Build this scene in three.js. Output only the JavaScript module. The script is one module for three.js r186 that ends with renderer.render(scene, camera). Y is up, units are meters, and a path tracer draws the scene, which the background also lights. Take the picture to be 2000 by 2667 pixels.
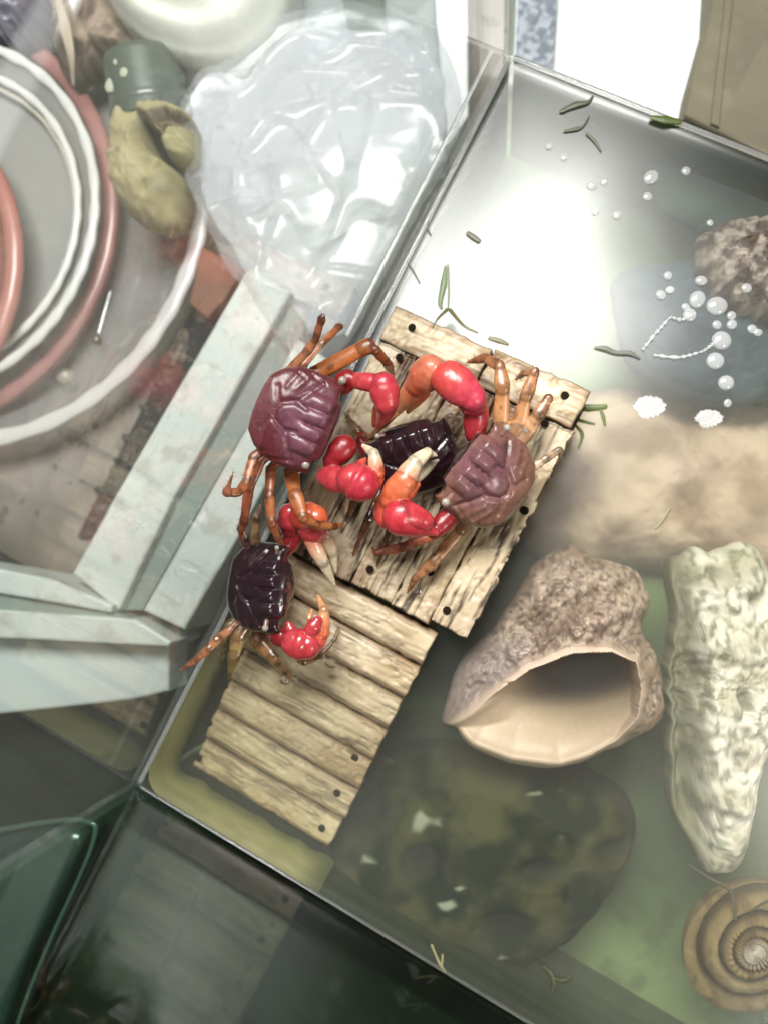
import * as THREE from 'three';
import { RectAreaLightUniformsLib } from 'three/addons/lights/RectAreaLightUniformsLib.js';
import { mergeGeometries } from 'three/addons/utils/BufferGeometryUtils.js';

// ---------------------------------------------------------------- camera, light, exposure
const scene = new THREE.Scene();
const CAM_H = 0.25;                                   // camera 25 cm above the water
const AX = [                                          // camera axes (right, down, forward) as world rows
  [0.87904777, 0.45065629, -0.15551182],
  [-0.14125992, -0.06533271, -0.98781439],
  [-0.45532478, 0.89030362, 0.0062291]];
const FPX = 2020;                                     // focal length for a 2000 x 2667 frame
const camera = new THREE.PerspectiveCamera(2 * Math.atan(1333.5 / FPX) * 180 / Math.PI, 767 / 1024, 0.01, 30);
camera.position.set(0, CAM_H, 0);
{
  const m = new THREE.Matrix4();
  const X = new THREE.Vector3(AX[0][0], AX[1][0], AX[2][0]), Y = new THREE.Vector3(-AX[0][1], -AX[1][1], -AX[2][1]), Z = new THREE.Vector3(-AX[0][2], -AX[1][2], -AX[2][2]);
  m.makeBasis(X, Y, Z); camera.quaternion.setFromRotationMatrix(m);
}
camera.focus = 0.215; camera.userData.fStop = 9.5;     // a phone lens: a wide but tiny aperture
scene.add(camera);
scene.background = new THREE.Color(0.055, 0.062, 0.062);  // dim indoor surroundings
const renderer = new THREE.WebGLRenderer({ antialias: true });
renderer.toneMapping = THREE.LinearToneMapping;
renderer.toneMappingExposure = 1.2;
renderer.shadowMap.enabled = true;
const LAMPS = [
  { at: [-0.17, 0.47, -0.215], size: [0.31, 0.17], power: 27, color: [1, 0.985, 0.955], aim: [-0.03, 0, -0.04], label: 'wide white panel lamp hanging over the back of the tank' },
  { at: [0.36, 0.40, 0.03], size: [0.10, 0.10], power: 20, color: [1, 0.93, 0.84], aim: [-0.02, 0, 0.0], label: 'small square warm lamp hanging to the right of the tank' },
];

// ---------------------------------------------------------------- helpers
let seedState = 12345;
const rnd = () => { seedState = (seedState * 1664525 + 1013904223) >>> 0; return seedState / 4294967296; };
const clamp = (x, a = 0, b = 1) => Math.min(b, Math.max(a, x));
const sst = (a, b, x) => { const t = clamp((x - a) / (b - a)); return t * t * (3 - 2 * t); };
const mix = (a, b, t) => a + (b - a) * t;
const mix3 = (a, b, t) => [mix(a[0], b[0], t), mix(a[1], b[1], t), mix(a[2], b[2], t)];
const hash = (x, y, z) => { let h = Math.imul(x, 374761393) ^ Math.imul(y, 668265263) ^ Math.imul(z, 2147483647 ^ 1274126177); h = Math.imul(h ^ (h >>> 13), 1274126177); h ^= h >>> 16; return (h >>> 0) / 4294967296; };
function noise(x, y, z = 0) {
  const xi = Math.floor(x), yi = Math.floor(y), zi = Math.floor(z), u = x - xi, v = y - yi, w = z - zi;
  const a = u * u * (3 - 2 * u), b = v * v * (3 - 2 * v), c = w * w * (3 - 2 * w);
  const l = (p, q, t) => p + (q - p) * t;
  return l(l(l(hash(xi, yi, zi), hash(xi + 1, yi, zi), a), l(hash(xi, yi + 1, zi), hash(xi + 1, yi + 1, zi), a), b),
    l(l(hash(xi, yi, zi + 1), hash(xi + 1, yi, zi + 1), a), l(hash(xi, yi + 1, zi + 1), hash(xi + 1, yi + 1, zi + 1), a), b), c);
}
const fbm = (x, y, z = 0, o = 4) => { let s = 0, a = 0.5, n = 0; for (let i = 0; i < o; i++) { s += a * noise(x, y, z + i * 7.3); n += a; a *= 0.5; x *= 2.03; y *= 2.03; z *= 2.03; } return s / n; };
const ridged = (x, y, z = 0, o = 3) => { let s = 0, a = 0.5, n = 0; for (let i = 0; i < o; i++) { s += a * (1 - Math.abs(2 * noise(x, y, z + i * 3.1) - 1)); n += a; a *= 0.5; x *= 2.1; y *= 2.1; } return s / n; };
// a point of the photograph (2000 x 2667) carried to the level plane at height h (metres)
function at(x, y, h = 0) {
  const r = [(x - 1000) / FPX, (y - 1333.5) / FPX, 1];
  const d = AX.map((a) => a[0] * r[0] + a[1] * r[1] + a[2] * r[2]);
  const t = (h - CAM_H) / d[1];
  return new THREE.Vector3(d[0] * t, h, d[2] * t);
}
const pxm = (px, h) => px * (CAM_H - h) / FPX;          // photo pixels to metres at height h
const names = {};
function numbered(n) { const k = names[n] = (names[n] ?? -1) + 1; return k ? `${n}_${String(k).padStart(3, '0')}` : n; }
function tag(o, label, category, group, kind) {
  if (label) o.userData.label = label;
  if (category) o.userData.category = category;
  if (group) o.userData.group = group;
  if (kind) o.userData.kind = kind;
  return o;
}
function obj(name, geo, mat, parent = scene) {
  const g = Array.isArray(geo) ? mergeGeometries(geo.map((x) => { const y = x.index ? x.toNonIndexed() : x; for (const k of Object.keys(y.attributes)) if (!['position', 'normal', 'color'].includes(k)) y.deleteAttribute(k); return y; })) : geo;
  const m = new THREE.Mesh(g, mat); m.name = parent === scene ? numbered(name) : name; m.castShadow = m.receiveShadow = true; parent.add(m); return m;
}
function thing(name, label, category, group, pos = [0, 0, 0]) {
  const o = new THREE.Group(); o.name = numbered(name); o.position.set(...pos); scene.add(o);
  return tag(o, label, category, group);
}
function geoOf(pos, idx, col, uv) {
  const g = new THREE.BufferGeometry();
  g.setAttribute('position', new THREE.Float32BufferAttribute(pos, 3));
  if (col) g.setAttribute('color', new THREE.Float32BufferAttribute(col, 3));
  if (uv) g.setAttribute('uv', new THREE.Float32BufferAttribute(uv, 2));
  g.setIndex(idx); g.computeVertexNormals(); return g;
}
const std = (c, rough, extra = {}) => new THREE.MeshPhysicalMaterial({ color: new THREE.Color().setRGB(...c), roughness: rough, ...extra });
const vcol = (rough, extra = {}) => new THREE.MeshPhysicalMaterial({ vertexColors: true, roughness: rough, ...extra });

// slab: a polygon given at its top height, extruded down, with a small chamfer
function slabGeo(pts, top, thick, bev = 0.0006) {
  const sh = new THREE.Shape(pts.map((p) => new THREE.Vector2(p.x, -p.z)));
  const g = new THREE.ExtrudeGeometry(sh, { depth: thick - 2 * bev, bevelEnabled: true, bevelThickness: bev, bevelSize: bev, bevelOffset: -bev, bevelSegments: 2, curveSegments: 4 });
  g.rotateX(-Math.PI / 2); g.translate(0, top - thick + bev, 0); return g;
}
// tube along photo points, each [x, y, height, radius in photo px]; squash flattens it, wave ripples its radius
function tubeGeo(P, { squash = 1, wave = 0, waves = 8, seg = 90, sides = 14, cap = true } = {}) {
  const pts = P.map((p) => at(p[0], p[1], p[2])), curve = new THREE.CatmullRomCurve3(pts, false, 'centripetal');
  const pos = [], idx = [], N = P.length - 1;
  for (let i = 0; i <= seg; i++) {
    const t = i / seg, c = curve.getPoint(t), d = curve.getTangent(t), s = new THREE.Vector3().crossVectors(d, new THREE.Vector3(0, 1, 0)).normalize(), n = new THREE.Vector3().crossVectors(s, d);
    const k = Math.min(N - 1, Math.floor(t * N)), f = t * N - k;
    let r = pxm(mix(P[k][3], P[k + 1][3], f), mix(P[k][2], P[k + 1][2], f));
    r *= 1 + wave * Math.sin(t * waves * 6.283 + 1.7 * Math.sin(t * 9)) + wave * 0.6 * (noise(t * waves * 1.7, 3, P[0][0]) - 0.5);
    if (cap && (i === 0 || i === seg)) r *= 0.05;
    for (let j = 0; j < sides; j++) { const a = j / sides * 6.2832; pos.push(...c.clone().addScaledVector(s, Math.cos(a) * r).addScaledVector(n, Math.sin(a) * r * squash).toArray()); }
  }
  for (let i = 0; i < seg; i++) for (let j = 0; j < sides; j++) { const a = i * sides + j, b = i * sides + (j + 1) % sides; idx.push(a, b, a + sides, b, b + sides, a + sides); }
  return geoOf(pos, idx);
}
// a closed lump over a star-shaped outline of photo points: top(r, x, z, px, py, angle) and colour per vertex
function lumpGeo(outline, h, { up, down = 0.01, rings = 60, spokes = 180, centre, relief = () => 0, color, power = 2.2, wobble = 0.0 }) {
  const n = outline.length, c0 = centre ?? [0, 1].map((k) => outline.reduce((s, p) => s + p[k], 0) / n);
  const curve = new THREE.CatmullRomCurve3(outline.map((p) => new THREE.Vector3(p[0], p[1], 0)), true, 'catmullrom', 0.5);
  const rim = curve.getPoints(spokes * 3), R = [];
  for (let j = 0; j < spokes; j++) {            // distance to the outline along each spoke
    const a = j / spokes * 6.2832; let best = 9, rr = 100;
    for (const p of rim) { const d = Math.atan2(p.y - c0[1], p.x - c0[0]); let e = Math.abs(d - a) % 6.2832; e = Math.min(e, 6.2832 - e); if (e < best) { best = e; rr = Math.hypot(p.x - c0[0], p.y - c0[1]); } }
    R.push(rr * (1 + wobble * (noise(Math.cos(a) * 9 + 5, Math.sin(a) * 9 + 5, n) - 0.5)));
  }
  const pos = [], col = [], idx = [];
  const put = (px, py, r, side, a) => {
    const p = at(px, py, h), prof = Math.pow(Math.max(0, 1 - Math.pow(r, power)), 1 / power);
    const y = side > 0 ? h + up * prof + relief(r, px, py, a) : h - down * prof;
    pos.push(p.x, y, p.z); if (color) col.push(...color(px, py, r, side, y, a));
  };
  const top = [];
  for (let i = 0; i <= rings * 2; i++) {
    const side = i <= rings ? 1 : -1, q = i <= rings ? i / rings : 2 - i / rings, r = side > 0 ? 1 - Math.pow(1 - q, 1.35) : q;
    for (let j = 0; j < spokes; j++) { const a = j / spokes * 6.2832; put(c0[0] + Math.cos(a) * R[j] * r, c0[1] + Math.sin(a) * R[j] * r, Math.min(1, r), side, a); }
  }
  for (let i = 0; i < rings * 2; i++) for (let j = 0; j < spokes; j++) { const a = i * spokes + j, b = i * spokes + (j + 1) % spokes; idx.push(a, a + spokes, b, b, a + spokes, b + spokes); }
  for (let k = 0; k < idx.length; k += 3) { const t = idx[k + 1]; idx[k + 1] = idx[k + 2]; idx[k + 2] = t; }
  return geoOf(pos, idx, color && col);
}
// sub-surface mesher: naive surface nets over a field sampled on a grid (negative inside)
function netMesh(field, nx, ny, nz, o, cell) {
  const pos = [], idx = [], id = new Int32Array(nx * ny * nz).fill(-1), at3 = (i, j, k) => i + nx * (j + ny * k);
  for (let k = 0; k < nz - 1; k++) for (let j = 0; j < ny - 1; j++) for (let i = 0; i < nx - 1; i++) {
    let m = 0; const v = [];
    for (let c = 0; c < 8; c++) { const f = field[at3(i + (c & 1), j + (c >> 1 & 1), k + (c >> 2))]; v.push(f); if (f < 0) m |= 1 << c; }
    if (m === 0 || m === 255) continue;
    let sx = 0, sy = 0, sz = 0, n = 0;
    for (let a = 0; a < 8; a++) for (const bit of [1, 2, 4]) if (!(a & bit)) {
      const b = a | bit; if ((v[a] < 0) === (v[b] < 0)) continue;
      const t = v[a] / (v[a] - v[b]);
      sx += (a & 1) + (bit === 1 ? t : 0); sy += (a >> 1 & 1) + (bit === 2 ? t : 0); sz += (a >> 2) + (bit === 4 ? t : 0); n++;
    }
    id[at3(i, j, k)] = pos.length / 3; pos.push(o[0] + (i + sx / n) * cell, o[1] + (j + sy / n) * cell, o[2] + (k + sz / n) * cell);
  }
  const quad = (a, b, c, d, flip) => { if (a < 0 || b < 0 || c < 0 || d < 0) return; flip ? idx.push(a, c, b, a, d, c) : idx.push(a, b, c, a, c, d); };
  for (let k = 1; k < nz - 1; k++) for (let j = 1; j < ny - 1; j++) for (let i = 1; i < nx - 1; i++) {
    const s = field[at3(i, j, k)] < 0;
    if (s !== field[at3(i + 1, j, k)] < 0) quad(id[at3(i, j - 1, k - 1)], id[at3(i, j, k - 1)], id[at3(i, j, k)], id[at3(i, j - 1, k)], !s);
    if (s !== field[at3(i, j + 1, k)] < 0) quad(id[at3(i - 1, j, k - 1)], id[at3(i - 1, j, k)], id[at3(i, j, k)], id[at3(i, j, k - 1)], !s);
    if (s !== field[at3(i, j, k + 1)] < 0) quad(id[at3(i - 1, j - 1, k)], id[at3(i, j - 1, k)], id[at3(i, j, k)], id[at3(i - 1, j, k)], !s);
  }
  return { pos, idx };
}
// colour texture computed from a function of (u, v) in 0..1, linear colours
function tex(n, fn, rep = 1) {
  const d = new Uint8Array(n * n * 4), enc = (c) => Math.round(255 * clamp(c <= 0.0031308 ? 12.92 * c : 1.055 * Math.pow(c, 1 / 2.4) - 0.055));
  for (let j = 0; j < n; j++) for (let i = 0; i < n; i++) { const c = fn(i / n, j / n), k = 4 * (j * n + i); d[k] = enc(c[0]); d[k + 1] = enc(c[1]); d[k + 2] = enc(c[2]); d[k + 3] = 255; }
  const t = new THREE.DataTexture(d, n, n); t.colorSpace = THREE.SRGBColorSpace; t.magFilter = THREE.LinearFilter; t.wrapS = t.wrapT = THREE.RepeatWrapping; t.repeat.set(rep, rep); t.needsUpdate = true; return t;
}

// ---------------------------------------------------------------- lamps
RectAreaLightUniformsLib.init();
for (const L of LAMPS) {
  const g = thing('panel_lamp', L.label, 'lamp', null, L.at);
  g.lookAt(...L.aim);
  const [w, h] = L.size, box = new THREE.BoxGeometry(w + 0.02, h + 0.02, 0.016); box.translate(0, 0, -0.012);
  obj('housing', box, std([0.75, 0.76, 0.76], 0.5), g);
  const face = new THREE.PlaneGeometry(w, h); face.translate(0, 0, -0.002);
  obj('diffuser', face, new THREE.MeshStandardMaterial({ color: 0x111111, emissive: new THREE.Color().setRGB(...L.color), emissiveIntensity: 1.0 }), g);
  const cord = new THREE.CylinderGeometry(0.003, 0.003, 0.5, 8); cord.rotateX(Math.PI / 2); cord.translate(0, 0, -0.27);
  obj('stem', cord, std([0.6, 0.6, 0.6], 0.4), g);
  const l = new THREE.RectAreaLight(new THREE.Color().setRGB(...L.color), L.power, w, h);
  l.position.set(...L.at); l.lookAt(...L.aim); l.name = 'lamp_light';
  // three's area light shines along its -z; lookAt on a light points -z at the target
  scene.add(l);
}

// ---------------------------------------------------------------- ground outside the tank
const FLOOR = -0.078;
{
  const t = tex(1024, (u, v) => {
    const n = fbm(u * 9, v * 9, 1, 5), s = fbm(u * 40, v * 40, 4, 3), w = fbm(u * 3 + 4, v * 3, 8, 3);
    let c = mix3([0.13, 0.115, 0.09], [0.30, 0.27, 0.235], sst(0.3, 0.7, n));
    c = mix3(c, [0.10, 0.09, 0.055], sst(0.48, 0.68, w) * 0.8);
    c = mix3(c, [0.33, 0.25, 0.22], sst(0.55, 0.8, fbm(u * 6 + 9, v * 6 + 3, 2, 3)) * 0.6);
    if (s > 0.70) c = mix3(c, [0.09, 0.08, 0.06], 0.7);
    return c;
  });
  const g = new THREE.PlaneGeometry(6, 6); g.rotateX(-Math.PI / 2);
  const uv = g.attributes.uv; for (let i = 0; i < uv.count; i++) uv.setXY(i, uv.getX(i) * 20, uv.getY(i) * 20);
  const m = obj('ground', g, new THREE.MeshPhysicalMaterial({ map: t, roughness: 0.5, clearcoat: 0.25, clearcoatRoughness: 0.25 }));
  m.position.y = FLOOR; tag(m, null, null, null, 'structure');
  // dark wet rubber mat under the front of the tank
  const mat = slabGeo([[-0.6, 0.098], [0.6, 0.098], [0.6, 0.6], [-0.6, 0.6]].map(([x, z]) => new THREE.Vector3(x, 0, z)), FLOOR + 0.008, 0.0075);
  const tm = tex(512, (u, v) => mix3([0.006, 0.011, 0.007], [0.020, 0.032, 0.020], fbm(u * 10, v * 10, 3, 4)));
  tm.repeat.set(4, 4);
  tag(obj('rubber_mat', mat, new THREE.MeshPhysicalMaterial({ map: tm, roughness: 0.8, specularIntensity: 0.4 })), 'dark green black wet mat under the front glass at the bottom of the photo', 'mat');
}

// ---------------------------------------------------------------- the tank
const X0 = -0.0719, X1 = 0.24, Z0 = -0.1524, Z1 = 0.1206, BOT = -0.062, RIM = 0.17, TH = 0.005;
const pane = new THREE.MeshPhysicalMaterial({ color: new THREE.Color().setRGB(0.975, 0.988, 0.98), transmission: 1, thickness: 0, roughness: 0.0, ior: 1.4 });
const tank = thing('glass_tank', 'clear glass fish tank holding the crabs and murky green water', 'fish tank');
{
  const wall = (x0, x1, z0, z1, m = pane) => { const g = new THREE.BoxGeometry(x1 - x0, RIM - BOT, z1 - z0); g.translate((x0 + x1) / 2, (RIM + BOT) / 2, (z0 + z1) / 2); return obj('glass_wall', g, m, tank); };
  const filmed = new THREE.MeshPhysicalMaterial({ color: new THREE.Color().setRGB(0.975, 0.988, 0.98), transmission: 0.93, thickness: 0, roughness: 0.0, ior: 1.4 });
  wall(X0 - TH, X0, Z0 - TH, Z1 + TH, filmed); wall(X1, X1 + TH, Z0 - TH, Z1 + TH);
  wall(X0 + 0.0002, X1 - 0.0002, Z0 - TH, Z0); const frontGlass = new THREE.MeshPhysicalMaterial({ color: new THREE.Color().setRGB(0.80, 0.92, 0.84), transmission: 1, thickness: 0, roughness: 0.0, ior: 1.3 });
  wall(X0 + 0.0002, X1 - 0.0002, Z1, Z1 + TH, frontGlass);
  const fl = new THREE.BoxGeometry(X1 - X0 + 0.01, 0.006, Z1 - Z0 + 0.01); fl.translate((X0 + X1) / 2, BOT - 0.0035, (Z0 + Z1) / 2);
  const seg = fl;
  const t = tex(512, (u, v) => { const n = fbm(u * 5, v * 5, 2, 4), k = fbm(u * 30, v * 30, 5, 3); return mix3(mix3([0.10, 0.17, 0.075], [0.25, 0.36, 0.19], sst(0.35, 0.65, n)), [0.07, 0.09, 0.05], sst(0.6, 0.8, k) * 0.5); });
  obj('tank_floor', seg, new THREE.MeshPhysicalMaterial({ map: t, roughness: 0.8 }), tank);
  // silicone beads up the inner corners
  const bead = std([0.86, 0.9, 0.88], 0.2, { transmission: 0.7, thickness: 0 });
  for (const [x, z, r] of [[X0, Z0, 0.0012], [X1, Z0, 0.0012], [X1, Z1, 0.0012]]) {
    const g = new THREE.CylinderGeometry(r, r, RIM - 0.002, 16); g.translate(x + (x < 0 ? r * 0.4 : -r * 0.4), RIM / 2 + 0.001, z + (z < 0 ? r * 0.4 : -r * 0.4)); obj('silicone_seam', g, bead, tank);
  }
  // below the waterline: dark glass, and beside the ramp a lit film of algae that follows the rounded corner
  const sub = std([0.05, 0.065, 0.035], 0.2);
  const strip = (w, d, x, z) => { const g = new THREE.BoxGeometry(w, 0.061, d); g.translate(x, -0.0312, z); obj('submerged_glass_face', g, sub, tank); };
  strip(0.0008, Z1 - Z0 - 0.004, X0 + 0.0005, (Z0 + Z1) / 2);
  strip(X1 - X0 - 0.004, 0.0008, (X0 + X1) / 2, Z1 - 0.0005);
  strip(X1 - X0 - 0.004, 0.0008, (X0 + X1) / 2, Z0 + 0.0005);
  { const path = [], RC = 0.008, x = X0 + 0.0016, z = Z1 - 0.0016;
    for (let i = 0; i < 40; i++) path.push([x, mix(0.030, z - RC, i / 40)]);
    for (let i = 0; i <= 14; i++) { const a = i / 14 * Math.PI / 2; path.push([x + RC - RC * Math.cos(a), z - RC + RC * Math.sin(a)]); }
    for (let i = 1; i <= 60; i++) path.push([mix(x + RC, -0.002, i / 60), z]);
    const pos = [], col = [], idx = [], n = path.length, M = 16;
    path.forEach(([px, pz], i) => { const e = sst(0, 8, i) * sst(n - 1, n - 12, i); for (let j = 0; j <= M; j++) { const d = j / M, y = 0.0008 - d * (0.019 + 0.004 * noise(i * 0.2, 3, 1)), k = fbm(i * 0.18, y * 260, 4, 3);
      const off = 0.0022 * d * d; const nx2 = i < 40 ? 1 : i > 54 ? 0 : Math.cos((i - 40) / 14 * 1.57), nz2 = i < 40 ? 0 : i > 54 ? -1 : -Math.sin((i - 40) / 14 * 1.57);
      pos.push(px + nx2 * off, y, pz + nz2 * off); col.push(...mix3([0.14, 0.15, 0.06], mix3([0.34, 0.34, 0.14], [0.56, 0.54, 0.27], k), e * sst(1.05, 0.6, d + 0.25 * (k - 0.5)))); } });
    for (let i = 0; i < n - 1; i++) for (let j = 0; j < M; j++) { const a = i * (M + 1) + j; idx.push(a, a + 1, a + M + 1, a + 1, a + M + 2, a + M + 1); }
    obj('algae_film', geoOf(pos, idx, col), vcol(0.5, { clearcoat: 0.5, clearcoatRoughness: 0.15, side: THREE.DoubleSide }), tank);
  }
}

// ---------------------------------------------------------------- water
{
  const nx = 150, nz = 150, pos = [], idx = [], uvs = [];

  for (let j = 0; j <= nz; j++) for (let i = 0; i <= nx; i++) {
    const x = mix(X0 + 0.0006, X1 - 0.0006, i / nx), z = mix(Z0 + 0.0006, Z1 - 0.0006, j / nz);
    const calm = 0.00022 * (fbm(x * 32, z * 32, 1.5, 2) - 0.5) + 0.00016 * Math.sin(x * 70 + z * 40 + 3 * noise(x * 12, z * 12, 3));
    const e = Math.min(x - X0, Z1 - z, z - Z0), men = 0.0016 * Math.exp(-e / 0.0011);
    pos.push(x, calm + men, z); uvs.push(x / 0.045, z / 0.045);
  }
  for (let j = 0; j < nz; j++) for (let i = 0; i < nx; i++) { const a = j * (nx + 1) + i; idx.push(a, a + nx + 1, a + 1, a + 1, a + nx + 1, a + nx + 2); }
  const w = obj('water', geoOf(pos, idx, null, uvs), new THREE.MeshPhysicalMaterial({ color: new THREE.Color().setRGB(0.965, 0.972, 0.95), transmission: 1, thickness: 0, roughness: 0.27, ior: 1.85 }));
  tag(w, null, null, null, 'structure');
  const murk = (y, t, c) => {
    const g = new THREE.PlaneGeometry(X1 - X0 - 0.003, Z1 - Z0 - 0.003); g.rotateX(-Math.PI / 2); g.translate((X0 + X1) / 2, y, (Z0 + Z1) / 2);
    tag(obj('suspended_silt', g, new THREE.MeshPhysicalMaterial({ color: new THREE.Color().setRGB(...c), transmission: t, thickness: 0, roughness: 0.0, specularIntensity: 0, ior: 1.33 }), w), null, null, null, 'stuff');
  };
  for (const [y, t] of [[-0.004, 0.99], [-0.011, 0.985], [-0.02, 0.98], [-0.03, 0.98], [-0.042, 0.972]]) murk(y, t, [0.982, 0.982, 0.955]);
  // rounded edge of water that climbs the glass
  const men = new THREE.MeshPhysicalMaterial({ color: 0xffffff, transmission: 0.78, thickness: 0.002, roughness: 0.12, ior: 1.33, clearcoat: 1, clearcoatRoughness: 0.05 });
  const clearEdge = new THREE.MeshPhysicalMaterial({ color: 0xffffff, transmission: 0.97, thickness: 0.002, roughness: 0.05, ior: 1.33 });
  const bead = (a, b, r, m = men) => { const c = new THREE.LineCurve3(new THREE.Vector3(...a), new THREE.Vector3(...b)); obj('water_edge', new THREE.TubeGeometry(c, 60, r, 10), m, w); };
  bead([X0 + 0.001, 0.0008, Z0 + 0.002], [X0 + 0.001, 0.0008, Z1 - 0.002], 0.0009);
  bead([X0 - TH - 0.0006, 0.001, Z0 + 0.002], [X0 - TH - 0.0006, 0.001, -0.045], 0.0007);
  bead([X0 + 0.002, 0.0008, Z0 + 0.001], [X1 - 0.002, 0.0008, Z0 + 0.001], 0.0009);
  bead([X0 + 0.002, 0.0008, Z1 - 0.001], [X1 - 0.002, 0.0008, Z1 - 0.001], 0.0006, clearEdge);
}

// ---------------------------------------------------------------- the wooden-looking platform
const DECK = 0.010;
const woodMat = vcol(0.55, { clearcoat: 0.35, clearcoatRoughness: 0.3 });
function plankGeo(x0, x1, z0, z1, topY, thick, along, seed, wet = 0.3) {
  const cell = 0.00045, nx = Math.max(4, Math.round((x1 - x0) / cell)), nz = Math.max(4, Math.round((z1 - z0) / cell)), pos = [], col = [], idx = [];
  for (let j = 0; j <= nz; j++) for (let i = 0; i <= nx; i++) {
    const u = i / nx, v = j / nz; let x = mix(x0, x1, u), z = mix(z0, z1, v);
    const ex = Math.min(u, 1 - u) * (x1 - x0), ez = Math.min(v, 1 - v) * (z1 - z0), e = Math.min(ex, ez);
    if (ex < 0.0006 && x > 0.003) x -= 0.0022 * Math.pow(noise(z * 420, 3, 8), 2) + 0.0035 * sst(0.016, 0.025, z); if (ex < 0.0006) x += (noise(z * 350, seed, 2) - 0.5) * 0.0006; if (ez < 0.0006) z += (noise(x * 350, seed, 5) - 0.5) * 0.0006;
    const a = along === 'x' ? x : z, b = along === 'x' ? z : x, bend = (fbm(a * 70, b * 160, seed, 2) - 0.5) * 0.0022;
    const g = ridged((b + bend) * (along === 'z' ? 700 : 520), a * 44, seed * 3.7, 3), g2 = noise((b + bend) * 1500, a * 130, seed + 9);
    const crack = (along === 'x' ? 0.55 : 1) * sst(0.72, 0.88, g) * sst(0.36, 0.50, noise(a * 110, b * 240, seed + 4)), grain = sst(0.45, 0.95, g2);
    const round = 0.0004 * Math.pow(clamp(1 - e / 0.0007), 2);
    const und = (fbm(x * 140, z * 140, 77, 3) - 0.5) * 0.0008;
    pos.push(x, topY(x, z) + und - round - crack * 0.0007 - grain * 0.00015 - 0.0005 * sst(0.5, 0.75, fbm(x * 420, z * 420, seed + 2, 2)), z);
    const tone = fbm(x * 70, z * 70, seed + 20, 3), stain = sst(0.5, 0.75, fbm(x * 45 + 7, z * 45, 31, 3)) * wet;
    let c = mix3([0.72, 0.59, 0.40], [0.54, 0.41, 0.24], sst(0.4, 0.8, tone));
    c = mix3(c, [0.30, 0.17, 0.085], sst(0.6, 0.9, along === 'x' ? 1 - Math.abs(2 * v - 1) < 0.35 ? 0.95 : 0.3 : 0) * 0.5);
    c = mix3(c, [0.20, 0.10, 0.05], clamp(stain + grain * 0.30));
    c = mix3(c, [0.05, 0.028, 0.015], clamp(crack * 0.9 + sst(0.0005, 0.0001, e) * 0.45));
    col.push(...c);
  }
  const W = nx + 1;
  for (let j = 0; j < nz; j++) for (let i = 0; i < nx; i++) { const a = j * W + i; idx.push(a, a + W, a + 1, a + 1, a + W, a + W + 1); }
  const ring = []; for (let i = 0; i <= nx; i++) ring.push(i); for (let j = 1; j <= nz; j++) ring.push(j * W + nx); for (let i = nx - 1; i >= 0; i--) ring.push(nz * W + i); for (let j = nz - 1; j > 0; j--) ring.push(j * W);
  const s = pos.length / 3;
  for (const k of ring) { pos.push(pos[k * 3], pos[k * 3 + 1] - thick, pos[k * 3 + 2]); col.push(0.13, 0.085, 0.045); }
  for (let k = 0; k < ring.length; k++) { const a = ring[k], b = ring[(k + 1) % ring.length], c = s + k, d = s + (k + 1) % ring.length; idx.push(a, b, c, b, d, c); }
  const mid = pos.length / 3; pos.push((x0 + x1) / 2, topY((x0 + x1) / 2, (z0 + z1) / 2) - thick, (z0 + z1) / 2); col.push(0.1, 0.07, 0.04);
  for (let k = 0; k < ring.length; k++) idx.push(s + k, s + (k + 1) % ring.length, mid);
  return geoOf(pos, idx, col);
}
const rampY = (z) => mix(0.0065, -0.0185, clamp((z - 0.026) / 0.088));
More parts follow.
